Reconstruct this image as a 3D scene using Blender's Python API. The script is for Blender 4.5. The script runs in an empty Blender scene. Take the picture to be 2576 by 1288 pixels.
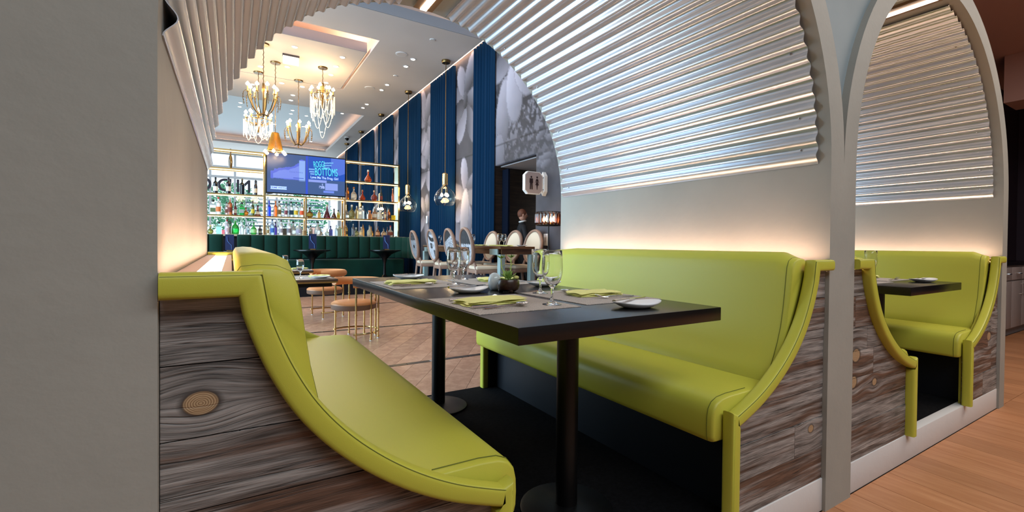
import bpy, bmesh, math, random
import numpy as np
from mathutils import Vector, Matrix
random.seed(7)
PI=math.pi; sin=math.sin; cos=math.cos
scn=bpy.context.scene; COL=scn.collection
# ---------------------------------------------------------------- camera, world, exposure
yaw,tilt,roll=map(math.radians,(31.4138,.7195,.5372))
Fh=Vector((sin(yaw),cos(yaw),0)); Rr=Vector((cos(yaw),-sin(yaw),0)); Zz=Vector((0,0,1))
Fw=Fh*cos(tilt)-Zz*sin(tilt); Uu=Fh*sin(tilt)+Zz*cos(tilt)
R2=Rr*cos(roll)+Uu*sin(roll); U2=-Rr*sin(roll)+Uu*cos(roll)
cd=bpy.data.cameras.new('camera'); cam=bpy.data.objects.new('camera',cd); COL.objects.link(cam)
cam.matrix_world=Matrix(((R2.x,U2.x,-Fw.x,0),(R2.y,U2.y,-Fw.y,0),(R2.z,U2.z,-Fw.z,1.11),(0,0,0,1)))
cd.sensor_width=36; cd.lens=1156.17/2576*36; cd.shift_y=-(644-628.87)/2576; cd.clip_start=.03; cd.clip_end=200
scn.camera=cam
vs=scn.view_settings; vs.view_transform='Standard'; vs.look='None'; vs.gamma=1; vs.use_curve_mapping=False; vs.exposure=0.0
w=bpy.data.worlds.new('sky'); scn.world=w; w.use_nodes=True
bg=w.node_tree.nodes['Background']; bg.inputs[0].default_value=(.72,.88,1,1); bg.inputs[1].default_value=1.6
def area(name,loc,rot,sx,sy,power,col,spread=None):
    d=bpy.data.lights.new(name,'AREA'); d.shape='RECTANGLE'; d.size=sx; d.size_y=sy; d.energy=power; d.color=col
    if spread: d.spread=math.radians(spread)
    o=bpy.data.objects.new(name,d); COL.objects.link(o); o.location=loc; o.rotation_euler=[math.radians(a) for a in rot]; return o
def point(name,loc,power,col,r=.05):
    d=bpy.data.lights.new(name,'POINT'); d.energy=power; d.color=col; d.shadow_soft_size=r
    o=bpy.data.objects.new(name,d); COL.objects.link(o); o.location=loc; return o
# daylight through the tall windows on the left side of the dining room and at its far end
area('window_daylight',(-5.85,6.8,2.9),(0,-90,0),4.6,8,1200,(.52,.79,1))
area('window_daylight',(-.5,25.8,2.6),(-90,0,0),9,4,420,(.72,.9,1))
# soft fill areas added under the corridor ceiling, without any fixture
area('corridor_fill',(1.2,-1.5,3.7),(0,0,0),4,1.6,134,(.86,.95,1))
area('corridor_fill',(5.6,-.6,3.7),(0,0,0),3,1.6,110,(1,.90,.80))
area('dining_fill',(1.2,6.0,5.8),(0,0,0),6,3,110,(1,.9,.8))  # broad soft areas added to carry the small downlights' light
area('dining_fill',(.5,17,5.2),(0,0,0),6,6,260,(.9,.95,1))
# ---------------------------------------------------------------- materials
def S(r,g,b):
    return tuple(((c/255)/12.92 if c/255<=.04045 else ((c/255+.055)/1.055)**2.4) for c in (r,g,b))+(1,)
MATS={}
def mat(name,col,rough=.5,metal=0,noise=None,bump=None,emit=0,trans=0,coat=0,alpha=1,attr=False,spec=.5,sheen=0,ior=1.5,ecol=None):
    if name in MATS: return MATS[name]
    m=bpy.data.materials.new(name); m.use_nodes=True; nt=m.node_tree; b=nt.nodes['Principled BSDF']; L=nt.links
    if len(col)==3: col=S(*col)
    b.inputs['Base Color'].default_value=col; b.inputs['Roughness'].default_value=rough; b.inputs['Metallic'].default_value=metal
    b.inputs['Transmission Weight'].default_value=trans; b.inputs['Coat Weight'].default_value=coat; b.inputs['Alpha'].default_value=alpha
    b.inputs['Specular IOR Level'].default_value=spec; b.inputs['Sheen Weight'].default_value=sheen; b.inputs['IOR'].default_value=ior
    if emit: b.inputs['Emission Color'].default_value=S(*ecol) if ecol else col; b.inputs['Emission Strength'].default_value=emit
    tc=None
    def coord(scale):
        nonlocal tc
        if not tc: tc=nt.nodes.new('ShaderNodeTexCoord')
        mp=nt.nodes.new('ShaderNodeMapping'); L.new(tc.outputs['Object'],mp.inputs[0]); mp.inputs['Scale'].default_value=scale if isinstance(scale,tuple) else (scale,)*3
        return mp.outputs[0]
    src=None
    if attr:
        a=nt.nodes.new('ShaderNodeAttribute'); a.attribute_name='Col'; src=a
        if emit: L.new(a.outputs['Color'],b.inputs['Emission Color']); b.inputs['Base Color'].default_value=(.01,.01,.012,1)
        else: L.new(a.outputs['Color'],b.inputs['Base Color'])
    if noise:   # (scale, dark factor colour, detail[, second colour])
        n=nt.nodes.new('ShaderNodeTexNoise'); n.inputs['Detail'].default_value=noise[2]; n.inputs['Scale'].default_value=1
        L.new(coord(noise[0]),n.inputs['Vector'])
        r=nt.nodes.new('ShaderNodeValToRGB'); L.new(n.outputs[0],r.inputs[0]); r.color_ramp.elements[0].position=.32; r.color_ramp.elements[1].position=.68
        r.color_ramp.elements[0].color=S(*noise[1]); r.color_ramp.elements[1].color=col
        L.new(r.outputs[0],b.inputs['Base Color'])
    if bump:
        n=nt.nodes.new('ShaderNodeTexNoise'); n.inputs['Detail'].default_value=4; n.inputs['Scale'].default_value=1; L.new(coord(bump[0]),n.inputs['Vector'])
        bp=nt.nodes.new('ShaderNodeBump'); bp.inputs['Strength'].default_value=bump[1]; bp.inputs['Distance'].default_value=.01
        L.new(n.outputs[0],bp.inputs['Height']); L.new(bp.outputs[0],b.inputs['Normal'])
    MATS[name]=m; return m
def wood(name,dark,light,stretch,rough=.6,knots=(),brown=None,grain=1.0,bump=.5,vary=.45,cracks=0):
    """Weathered board: stretched grain bent around knots; every board its own shade."""
    m=bpy.data.materials.new(name); m.use_nodes=True; nt=m.node_tree; b=nt.nodes['Principled BSDF']; L=nt.links; N=nt.nodes.new
    b.inputs['Roughness'].default_value=rough
    tc=N('ShaderNodeTexCoord'); oi=N('ShaderNodeObjectInfo')
    pos=tc.outputs['Object']
    def M(op,*a):
        n=N('ShaderNodeMath'); n.operation=op
        for i,v in enumerate(a):
            if isinstance(v,(int,float)): n.inputs[i].default_value=v
            else: L.new(v,n.inputs[i])
        return n.outputs[0]
    sep=N('ShaderNodeSeparateXYZ'); L.new(pos,sep.inputs[0])
    X,Y,Z=sep.outputs
    masks=[]; zadd=None
    for (kx,kz,kr) in knots:
        dx=M('SUBTRACT',X,kx); dz=M('SUBTRACT',Z,kz); d=M('SQRT',M('ADD',M('MULTIPLY',M('MULTIPLY',dx,dx),.6),M('MULTIPLY',dz,dz)))
        masks.append((d,kr))
        push=M('MULTIPLY',M('EXPONENT',M('MULTIPLY',M('MULTIPLY',d,d),-1/(kr*kr*8))),M('MULTIPLY',dz,-.75)); zadd=push if zadd is None else M('ADD',zadd,push)
    Z2=M('ADD',Z,zadd) if zadd is not None else Z
    cm=N('ShaderNodeCombineXYZ'); L.new(X,cm.inputs[0]); L.new(Y,cm.inputs[1]); L.new(Z2,cm.inputs[2])
    off=N('ShaderNodeVectorMath'); off.operation='MULTIPLY_ADD'; L.new(cm.outputs[0],off.inputs[0]); off.inputs[1].default_value=stretch
    rv=N('ShaderNodeCombineXYZ'); L.new(M('MULTIPLY',oi.outputs['Random'],37.),rv.inputs[0]); L.new(M('MULTIPLY',oi.outputs['Random'],91.),rv.inputs[2]); L.new(rv.outputs[0],off.inputs[2])
    n1=N('ShaderNodeTexNoise'); n1.inputs['Scale'].default_value=1; n1.inputs['Detail'].default_value=6; n1.inputs['Distortion'].default_value=.6; L.new(off.outputs[0],n1.inputs['Vector'])
    fine=N('ShaderNodeVectorMath'); fine.operation='SCALE'; L.new(off.outputs[0],fine.inputs[0]); fine.inputs['Scale'].default_value=5.5
    n2=N('ShaderNodeTexNoise'); n2.inputs['Scale'].default_value=1; n2.inputs['Detail'].default_value=3; L.new(fine.outputs[0],n2.inputs['Vector'])
    g=M('ADD',M('MULTIPLY',n1.outputs[0],.6),M('MULTIPLY',n2.outputs[0],.4*grain))
    r=N('ShaderNodeValToRGB'); L.new(g,r.inputs[0]); e=r.color_ramp.elements; e[0].position=.36; e[0].color=S(*dark); e[1].position=.62; e[1].color=S(*light)
    c=r.outputs[0]
    if brown:
        bn=N('ShaderNodeTexNoise'); bn.inputs['Scale'].default_value=.6; bn.inputs['Detail'].default_value=2; L.new(off.outputs[0],bn.inputs['Vector'])
        mx=N('ShaderNodeMix'); mx.data_type='RGBA'; mx.blend_type='MULTIPLY'
        L.new(M('MULTIPLY',M('GREATER_THAN',1.,0.),M('MINIMUM',M('MAXIMUM',M('ADD',M('MULTIPLY',M('SUBTRACT',bn.outputs[0],.5),5.),M('SUBTRACT',M('MULTIPLY',oi.outputs['Random'],1.6),.5)),0.),1.)),mx.inputs[0])
        L.new(c,mx.inputs[6]); mx.inputs[7].default_value=S(*brown); c=mx.outputs[2]
    hv=N('ShaderNodeHueSaturation'); L.new(c,hv.inputs['Color']); L.new(M('ADD',M('MULTIPLY',oi.outputs['Random'],vary),1-vary*.5),hv.inputs['Value']); c=hv.outputs[0]
    if cracks:
        cv=N('ShaderNodeVectorMath'); cv.operation='MULTIPLY'; L.new(off.outputs[0],cv.inputs[0]); cv.inputs[1].default_value=(.32,1,1.15)
        n3=N('ShaderNodeTexNoise'); n3.inputs['Scale'].default_value=1; n3.inputs['Detail'].default_value=2; L.new(cv.outputs[0],n3.inputs['Vector'])
        ab=M('ABSOLUTE',M('SUBTRACT',n3.outputs[0],.5)); ck=M('SUBTRACT',1.,M('MINIMUM',M('MULTIPLY',ab,70.),1.))
        gate=N('ShaderNodeTexNoise'); gate.inputs['Scale'].default_value=5; L.new(pos,gate.inputs['Vector'])
        ck=M('MULTIPLY',ck,M('MINIMUM',M('MAXIMUM',M('MULTIPLY',M('SUBTRACT',gate.outputs[0],.42),9.),0.),1.))
        mx=N('ShaderNodeMix'); mx.data_type='RGBA'; L.new(M('MULTIPLY',ck,cracks),mx.inputs[0]); L.new(c,mx.inputs[6]); mx.inputs[7].default_value=S(22,19,18); c=mx.outputs[2]; g=M('SUBTRACT',g,M('MULTIPLY',ck,.5))
    for d,kr in masks:
        rg_=M('MULTIPLY',M('ADD',M('SINE',M('MULTIPLY',M('ADD',d,M('MULTIPLY',n1.outputs[0],kr*.5)),6.28*7/kr)),1.),.5)
        kc=N('ShaderNodeMix'); kc.data_type='RGBA'; L.new(rg_,kc.inputs[0]); kc.inputs[6].default_value=S(132,102,72); kc.inputs[7].default_value=S(186,158,122)
        for lo,hi,colr in ((kr*1.35,kr*.95,S(48,40,36)),(kr*1.02,kr*.86,None)):
            mr=N('ShaderNodeMapRange'); mr.clamp=True; L.new(d,mr.inputs[0]); mr.inputs[1].default_value=hi; mr.inputs[2].default_value=lo; mr.inputs[3].default_value=1; mr.inputs[4].default_value=0
            mx=N('ShaderNodeMix'); mx.data_type='RGBA'; L.new(mr.outputs[0],mx.inputs[0]); L.new(c,mx.inputs[6])
            if colr: mx.inputs[7].default_value=colr
            else: L.new(kc.outputs[2],mx.inputs[7])
            c=mx.outputs[2]
    L.new(c,b.inputs['Base Color'])
    bp=N('ShaderNodeBump'); bp.inputs['Strength'].default_value=bump; bp.inputs['Distance'].default_value=.006; L.new(g,bp.inputs['Height']); L.new(bp.outputs[0],b.inputs['Normal'])
    MATS[name]=m; return m
def glass(name,col=(255,255,255),rough=.02):
    """thin clear glass: see-through with fresnel reflection"""
    m=bpy.data.materials.new(name); m.use_nodes=True; nt=m.node_tree; nt.nodes.clear(); L=nt.links
    o=nt.nodes.new('ShaderNodeOutputMaterial'); t=nt.nodes.new('ShaderNodeBsdfTransparent'); g=nt.nodes.new('ShaderNodeBsdfGlossy'); mx=nt.nodes.new('ShaderNodeMixShader'); f=nt.nodes.new('ShaderNodeLayerWeight'); pw=nt.nodes.new('ShaderNodeMath'); pw.operation='POWER'; pw.inputs[1].default_value=3.2; ad=nt.nodes.new('ShaderNodeMath'); ad.operation='MULTIPLY_ADD'; ad.inputs[1].default_value=.75; ad.inputs[2].default_value=.04
    t.inputs[0].default_value=S(*col); g.inputs['Roughness'].default_value=rough; f.inputs[0].default_value=.5
    L.new(f.outputs['Facing'],pw.inputs[0]); L.new(pw.outputs[0],ad.inputs[0]); L.new(ad.outputs[0],mx.inputs[0]); L.new(t.outputs[0],mx.inputs[1]); L.new(g.outputs[0],mx.inputs[2]); L.new(mx.outputs[0],o.inputs[0])
    MATS[name]=m; return m
concrete=mat('grey_plaster',(160,158,150),.62,noise=(1.6,(146,145,138),5),bump=((26,26,26),.12),spec=.3)
plaster_v=mat('shade_tinted_plaster',(136,148,152),.7,noise=(2.2,(122,134,138),4))  # shading between the arches put into a bluer, darker plaster colour
curbm=mat('curb_plaster',(206,204,203),.6,bump=(18,.15))
corr=mat('white_corrugated_metal',(200,204,212),.27,.6,spec=.5)
vinyl=mat('lime_vinyl',(184,182,66),.42,bump=((520,520,520),.05),spec=.35)
seam=mat('dark_green_stitching',(98,104,16),.7)
lime_dark=mat('navy_kick_board',(10,12,20),.5,spec=.3)
barn=wood('weathered_barn_wood',(78,75,73),(166,160,156),(2.8,1,60),brown=(168,132,112),cracks=.9,vary=.35,knots=[(-.045,.828,.021),(2.03,.365,.016),(2.42,.62,.03),(2.40,.50,.028),(2.62,.47,.018),(4.36,.52,.03)])
black=mat('black_laminate',(12,11,13),.26,spec=.4)
blackm=mat('black_powder_metal',(7,7,8),.4,spec=.3)
carpet=mat('black_carpet',(17,17,20),.95,noise=((60,60,60),(6,6,8),3),bump=(300,.5),spec=.1)
oak=wood('oak_floor_boards',(172,116,78),(192,138,98),(26,2.4,6),rough=.42,grain=.7,bump=.12,vary=.22)
oakb=wood('oak_chevron_boards',(160,118,94),(198,158,132),(9,9,3),rough=.4,grain=.6,bump=.06,vary=.25)
marble=mat('black_marble',(14,11,13),.3,noise=(14,(58,50,48),4))
marblel=mat('light_marble_chip',(150,130,120),.2)
brass=mat('polished_brass',(220,188,128),.16,1.0)
brassd=mat('antique_brass',(122,98,62),.36,1.0)
steel=mat('polished_steel',(214,210,206),.12,1.0)
white=mat('white_ceramic',(232,232,234),.18)
ceilm=mat('ceiling_paint',(200,192,188),.7,noise=(.8,(192,184,180),2))
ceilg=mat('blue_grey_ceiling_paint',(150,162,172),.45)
slabm=mat('panel_edge_paint',(150,150,158),.7)
warmL=mat('warm_light_strip',(255,214,170),.5,emit=26,ecol=(255,212,186))
coveL=mat('warm_cove_strip',(255,200,160),.5,emit=40,ecol=(255,196,158))
ledL=mat('white_led_bar',(255,236,214),.5,emit=7,ecol=(255,224,196))
bulbL=mat('bulb_glow',(255,220,160),.4,emit=60,ecol=(255,214,150))
downL=mat('downlight_glow',(255,240,220),.4,emit=22,ecol=(255,238,214))
clear=glass('clear_glass'); gob=mat('goblet_glass',(250,250,250),.0,trans=1,ior=1.45)
navy=mat('navy_velvet_curtain',(6,40,68),.9,spec=.1)
greenv=mat('dark_green_velvet',(6,54,42),.85,sheen=.08,spec=.2,noise=((3,3,2),(5,42,33),3))
tan=mat('tan_leather',(210,140,84),.45,bump=(60,.1)); tand=mat('brown_leather_side',(122,92,74),.5)
cream=mat('cream_upholstery',(222,204,180),.8); cwood=mat('chair_beech',(150,120,104),.45)
darkwood=wood('dark_wall_panelling',(30,22,18),(66,50,40),(2,2,22),rough=.5,grain=.6,bump=.1)
napkin=mat('lime_napkin_cloth',(234,232,150),.85,bump=(260,.35)); matw=mat('woven_placemat',(212,202,194),.85,noise=((300,300,300),(146,136,130),2),bump=(340,.6))
# ---------------------------------------------------------------- mesh helpers
class G:
    def __init__(s): s.v=[]; s.f=[]
    def add(s,v,f):
        k=len(s.v); s.v+= [tuple(p) for p in v]; s.f+=[tuple(i+k for i in q) for q in f]; return s
    def box(s,x0,x1,y0,y1,z0,z1):
        v=[(x,y,z) for z in (z0,z1) for y in (y0,y1) for x in (x0,x1)]
        return s.add(v,[(0,2,3,1),(4,5,7,6),(0,1,5,4),(2,6,7,3),(0,4,6,2),(1,3,7,5)])
    def prism(s,poly,axis,a,b):
        """poly in the two other axes, extruded along axis from a to b"""
        def P(p,t): return (t,p[0],p[1]) if axis=='x' else ((p[0],t,p[1]) if axis=='y' else (p[0],p[1],t))
        n=len(poly); v=[P(p,a) for p in poly]+[P(p,b) for p in poly]
        return s.add(v,[tuple(range(n)),tuple(range(2*n-1,n-1,-1))]+[(i,(i+1)%n,(i+1)%n+n,i+n) for i in range(n)])
    def lathe(s,prof,c=(0,0,0),n=20,cap=True):
        v=[];f=[]
        for r,z in prof:
            for i in range(n): v.append((c[0]+r*cos(2*PI*i/n),c[1]+r*sin(2*PI*i/n),c[2]+z))
        m=len(prof)
        for j in range(m-1):
            for i in range(n): f.append((j*n+i,j*n+(i+1)%n,(j+1)*n+(i+1)%n,(j+1)*n+i))
        if cap: f.append(tuple(range(n-1,-1,-1))); f.append(tuple((m-1)*n+i for i in range(n)))
        return s.add(v,f)
    def cyl(s,c,r,h,n=16,r2=None): return s.lathe([(r,0),(r if r2 is None else r2,h)],c,n)
    def tube(s,pts,r,n=8,closed=False,flat=1.0):
        pts=[Vector(p) for p in pts]; m=len(pts); v=[];f=[]
        rr=r if isinstance(r,(list,tuple)) else [r]*m
        up=None
        for k in range(m):
            a=pts[(k-1)%m] if (k>0 or closed) else pts[k]; b=pts[(k+1)%m] if (k<m-1 or closed) else pts[k]
            t=(b-a).normalized()
            if up is None: up=Vector((0,0,1)) if abs(t.z)<.9 else Vector((1,0,0))
            sd=t.cross(up); 
            if sd.length<1e-4: sd=t.cross(Vector((0,1,0)))
            sd.normalize(); up=sd.cross(t).normalized()
            for i in range(n):
                q=2*PI*i/n; v.append(pts[k]+sd*cos(q)*rr[k]+up*sin(q)*rr[k]*flat)
        for k in range(m if closed else m-1):
            k2=(k+1)%m
            for i in range(n): f.append((k*n+i,k*n+(i+1)%n,k2*n+(i+1)%n,k2*n+i))
        if not closed: f.append(tuple(range(n-1,-1,-1))); f.append(tuple((m-1)*n+i for i in range(n)))
        return s.add(v,f)
    def ball(s,c,rx,ry=None,rz=None,n=14,m=9):
        ry=rx if ry is None else ry; rz=rx if rz is None else rz
        v=[(c[0],c[1],c[2]-rz)];f=[]
        for j in range(1,m):
            a=-PI/2+PI*j/m
            for i in range(n): v.append((c[0]+rx*cos(a)*cos(2*PI*i/n),c[1]+ry*cos(a)*sin(2*PI*i/n),c[2]+rz*sin(a)))
        v.append((c[0],c[1],c[2]+rz)); N=len(v)
        for i in range(n):
            f.append((0,1+(i+1)%n,1+i)); f.append((N-1,N-1-n+i,N-1-n+(i+1)%n))
        for j in range(m-2):
            for i in range(n): a=1+j*n; f.append((a+i,a+(i+1)%n,a+n+(i+1)%n,a+n+i))
        return s.add(v,f)
    def ob(s,name,m,parent=None,smooth=None,bev=0,seg=2,loc=None,angle=35):
        me=bpy.data.meshes.new(name); me.from_pydata([tuple(p) for p in s.v],[],s.f)
        bm=bmesh.new(); bm.from_mesh(me); bmesh.ops.recalc_face_normals(bm,faces=bm.faces)
        if bev: bmesh.ops.bevel(bm,geom=[e for e in bm.edges if len(e.link_faces)==2 and e.calc_face_angle()>.5],offset=bev,segments=seg,profile=.5,affect='EDGES',clamp_overlap=True)
        bm.to_mesh(me); bm.free()
        if smooth or (smooth is None and (bev or len(s.f)>12)):
            me.polygons.foreach_set('use_smooth',[True]*len(me.polygons)); me.set_sharp_from_angle(angle=math.radians(angle))
        me.materials.append(m if not isinstance(m,str) else MATS[m])
        o=bpy.data.objects.new(name,me); COL.objects.link(o)
        if parent: o.parent=parent
        if loc: o.location=loc
        return o
def T(name,label,cat,loc=(0,0,0),rz=0,group=None):
    o=bpy.data.objects.new(name,None); o.empty_display_size=.1; COL.objects.link(o); o.location=loc; o.rotation_euler=(0,0,rz); tag(o,label,cat,group); return o
def tag(o,label,cat,group=None):
    o['label']=label; o['category']=cat
    if group: o['group']=group
    return o
def struct(o): o['kind']='structure'; return o
def dup(o,parent=None):
    c=o.copy(); COL.objects.link(c); c.parent=parent
    for ch in o.children: dup(ch,c)
    return c
def put(o,loc,rz=0,label=None,group=None):
    o.location=loc; o.rotation_euler=(0,0,rz)
    if label: o['label']=label
    if group: o['group']=group
    return o
def crm(pts,k=6):
    """Catmull-Rom through 2-D points"""
    out=[]
    P=[pts[0]]+list(pts)+[pts[-1]]
    for i in range(1,len(P)-2):
        for j in range(k):
            t=j/k; a,b,c,d=P[i-1],P[i],P[i+1],P[i+2]
            out.append(tuple(.5*(2*b[q]+(c[q]-a[q])*t+(2*a[q]-5*b[q]+4*c[q]-d[q])*t*t+(3*b[q]-a[q]-3*c[q]+d[q])*t**3) for q in (0,1)))
    out.append(tuple(pts[-1])); return out
def text(s,name,size,m,loc,rot,parent=None,ext=.004,mirror=False,bold=0):
    c=bpy.data.curves.new(name,'FONT'); c.body=s; c.size=size; c.extrude=ext; c.align_x='CENTER'; c.align_y='CENTER'; c.offset=bold
    o=bpy.data.objects.new(name,c); COL.objects.link(o); c.materials.append(m); o.rotation_euler=[math.radians(a) for a in rot]; o.location=loc
    bpy.context.view_layer.update(); dg=bpy.context.evaluated_depsgraph_get(); me=bpy.data.meshes.new_from_object(o.evaluated_get(dg)); bpy.data.objects.remove(o)
    if not me.materials: me.materials.append(m)
    o=bpy.data.objects.new(name,me); COL.objects.link(o); o.rotation_euler=[math.radians(a) for a in rot]; o.location=loc
    if mirror: o.scale=(-1,1,1)
    if parent: o.parent=parent
    return o
# ---------------------------------------------------------------- numbers shared by the booths
D=.943; YB=2.778; ZS=1.463; ZC=.138
BOOTH=[(-.103,2.126),(2.349,4.544)]
# ---------------------------------------------------------------- setting: floor
fl=struct(G().box(-6,12,-3.5,26,-.06,-.012).ob('floor',mat('floor_bed',(60,40,30),.8)))
def poly_plank(pts,z0,z1,m,name='plank'):
    g=G(); g.prism(pts,'z',z0,z1); o=g.ob(name,m,fl); return o
# corridor boards, slightly skewed to the curb
dx,dy=.118,.993
for i in range(-4,58):
    ox=i*.19; L0=-3.4-random.random()*1.6; y=L0
    while y<.93:
        ln=random.uniform(1.8,3.0); y0=max(y,-3.4); y1=min(y+ln,.953)
        if y1>.7: y1=.953; ln=9
        if y1-y0>.02:
            a=ox+(y0)*dx/dy; b=ox+(y1)*dx/dy
            if b>-.6: poly_plank([(a+.0015,y0+.001),(a+.189,y0+.001),(b+.189,y1-.001),(b+.0015,y1-.001)],-.012,0,oak)
        y+=ln
for i in range(0,34):
    x=4.72+i*.19; poly_plank([(x,.955),(x+.188,.955),(x+.188+.1,1.70),(x+.1,1.70)],-.012,0,oak)
# dining room boards run on the diagonal between dark marble bands
rows=[(2.80,4.06),(4.13,6.04),(6.11,8.45),(8.52,10.2)]
for (y0,y1) in rows:
    sh=(y1-y0)*.72; base=None; st=.246
    for i in range(-6,19):
        x=i*st-sh*.5+(.03 if y0>5 else 0)
        if base is None:
            base=poly_plank([(0,y0+.001),(st-.003,y0+.001),(st-.003+sh,y1-.001),(sh,y1-.001)],-.012,0,oakb); o=base
        else: o=base.copy(); COL.objects.link(o)
        o.location=(x,0,0)
for yy in (4.06,6.04,8.45):
    x=-2.
    while x<4.5:
        ln=random.choice((.10,.22,.3,.34)); g=G().box(x+.003,x+ln-.003,yy+.004,yy+.066,-.012,.001); g.ob('tile',marblel if ln<.15 and random.random()<.5 else marble,fl); x+=ln
# ---------------------------------------------------------------- booths: arches, curbs, platforms
def arcpts(cx,r,z,a0,a1,n=48): return [(cx+r*cos(a0+(a1-a0)*i/n),z+r*sin(a0+(a1-a0)*i/n)) for i in range(n+1)]
for bi,(xl,xr) in enumerate(BOOTH):
    cx=(xl+xr)/2; r=(xr-xl)/2; ro=r+.1115; lo=-.62 if bi==0 else (xl-.1115)
    hi=xr+.1115
    inner=arcpts(cx,r,ZS,0,PI); 
    outer=arcpts(cx,ro,ZS,0,PI)
    g=G(); n=len(inner); v=[];f=[]
    for y in (D,YB):
        v+=[(p[0],y,p[1]) for p in inner]+[(p[0],y,p[1]) for p in outer]
    for i in range(n-1):
        f+=[(i,i+1,n+i+1,n+i),(2*n+i,3*n+i,3*n+i+1,2*n+i+1),(i,2*n+i,2*n+i+1,i+1),(n+i,n+i+1,3*n+i+1,3*n+i)]
    g.add(v,f)
    # legs share one solid with the ring
    g.box(xr,hi,D,YB,0,ZS); g.box(lo,xl,D,YB,0,ZS)
    struct(g.ob('wall_front_arch' if bi==0 else 'wall_second_arch',concrete,smooth=True,angle=30))
    struct(G().box(xl,xr,D+.012,D+.06,0,ZC).ob('baseboard_front',curbm,bev=.003))
    pf=struct(G().box(xl,xr,D+.06,YB,.01,ZC-.001).ob('floor_platform',carpet))
# recessed field between the arches and solid pier left of the first one
cs=2.2375; c1=(BOOTH[0][0]+BOOTH[0][1])/2; r1=(BOOTH[0][1]-BOOTH[0][0])/2+.1115; c2=(BOOTH[1][0]+BOOTH[1][1])/2; r2=(BOOTH[1][1]-BOOTH[1][0])/2+.1115
A=[p for p in arcpts(c1,r1-.004,ZS,.092,PI/2)]; B=[p for p in arcpts(c2,r2-.004,ZS,PI-.092,PI/2)]
poly=A+[(c1,3.75),(c2,3.75)]+B[::-1]
struct(G().prism(poly,'y',D+.03,YB-.03).ob('wall_spandrel',plaster_v,smooth=False))
poly=[(-.62,ZS),(-.62,3.75),(c1,3.75)]+arcpts(c1,r1,ZS,PI/2,PI)
struct(G().prism(poly,'y',D,YB-.03).ob('wall_left_pier',concrete,smooth=False))
# ---- corrugated vault linings
for bi,(xl,xr) in enumerate(BOOTH):
    cx=(xl+xr)/2; R=(xr-xl)/2-.0135; amp=.0105; nw=51; per=12; N=nw*per
    v=T('corrugated_vault',['white corrugated metal lining under the nearer arch, over the middle table','white corrugated metal lining under the farther arch beside the corridor'][bi],'vault lining')
    gap=2.2*PI/nw
    for side in (0,1):
        a0,a1=(0,PI/2-gap) if side==0 else (PI/2+gap,PI)
        n=int(N/2*(a1-a0)/(PI/2)); vv=[];ff=[]
        for y in (.992,2.748):
            for k in range(n+1):
                a=a0+(a1-a0)*k/n; q=R+amp*cos(a*nw*2)
                for dr in (0,.0022): vv.append((cx+(q+dr)*cos(a),y,ZS+(q+dr)*sin(a)))
        m2=2*(n+1)
        for k in range(n):
            i=2*k; ff+=[(i,i+2,m2+i+2,m2+i),(i+1,m2+i+1,m2+i+3,i+3),(i,i+1,i+3,i+2),(m2+i,m2+i+2,m2+i+3,m2+i+1)]
        G().add(vv,ff).ob('corrugated_sheet',corr,v,smooth=True,angle=60)
    # led bar in a channel along the crown
    g=G().box(cx-.062,cx+.062,.992,2.748,ZS+R-.005,ZS+R+.012); g.ob('channel',mat('channel_metal',(120,96,70),.4),v)
    G().box(cx-.02,cx+.02,1.0,2.74,ZS+R-.012,ZS+R-.0055).ob('light_bar',ledL,v)
    sc=None
    for a in (.075,.2,.42,.75,1.05,2.0,2.5,2.95):
        for y in (1.06,2.68):
            k=round(a*nw/PI); aa=k*PI/nw; q=R-amp-.0
            if sc is None: sc=G().ball((0,0,0),.0045,n=8,m=5).ob('screw',steel,v); o=sc
            else: o=sc.copy(); COL.objects.link(o); o.parent=v
            o.location=(cx+(R+amp*cos(aa*nw*2)-.003)*cos(aa),y,ZS+(R+amp*cos(aa*nw*2)-.003)*sin(aa))
# ---------------------------------------------------------------- benches
OUT=[(.157,1.012),(.176,.952),(.205,.882),(.246,.81),(.302,.742),(.371,.680),(.450,.625),(.535,.580),(.625,.545),(.676,.528)]
def sweep(path,hw,y0,y1,closed=False):
    """rounded-square upholstered roll following path (s,z) with mitred corners; returns rows of (s,y,z)"""
    n=len(path); rows=[]
    ym=(y0+y1)/2; hy=(y1-y0)/2
    sec=[]
    for k in range(16):
        q=2*PI*(k+.5)/16; c_,s_=cos(q),sin(q); e=.45
        sec.append((math.copysign(abs(c_)**e,c_),math.copysign(abs(s_)**e,s_)))
    for k in range(n):
        p=Vector(path[k]); a=Vector(path[max(k-1,0)]); b=Vector(path[min(k+1,n-1)])
        t0=(p-a).normalized() if k else (b-p).normalized(); t1=(b-p).normalized() if k<n-1 else t0
        n0=Vector((-t0.y,t0.x)); n1=Vector((-t1.y,t1.x)); nn=(n0+n1).normalized(); nn=nn/max(.5,nn.dot(n0))
        rows.append([(p.x+nn.x*hw*u, ym+hy*w_, p.y+nn.y*hw*u) for u,w_ in sec])
    return rows
def cap_geo(g,xw,sg,path,hw,y0,y1):
    rows=sweep(path,hw,y0,y1); v=[(xw+sg*s,y,z) for r_ in rows for (s,y,z) in r_]; n=16; m=len(rows); f=[]
    for k in range(m-1):
        for i in range(n): f.append((k*n+i,k*n+(i+1)%n,(k+1)*n+(i+1)%n,(k+1)*n+i))
    f.append(tuple(range(n))); f.append(tuple((m-1)*n+i for i in range(n))); g.add(v,f)
HW=.0225
curve=crm([(a,b) for a,b in OUT],5)
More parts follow.
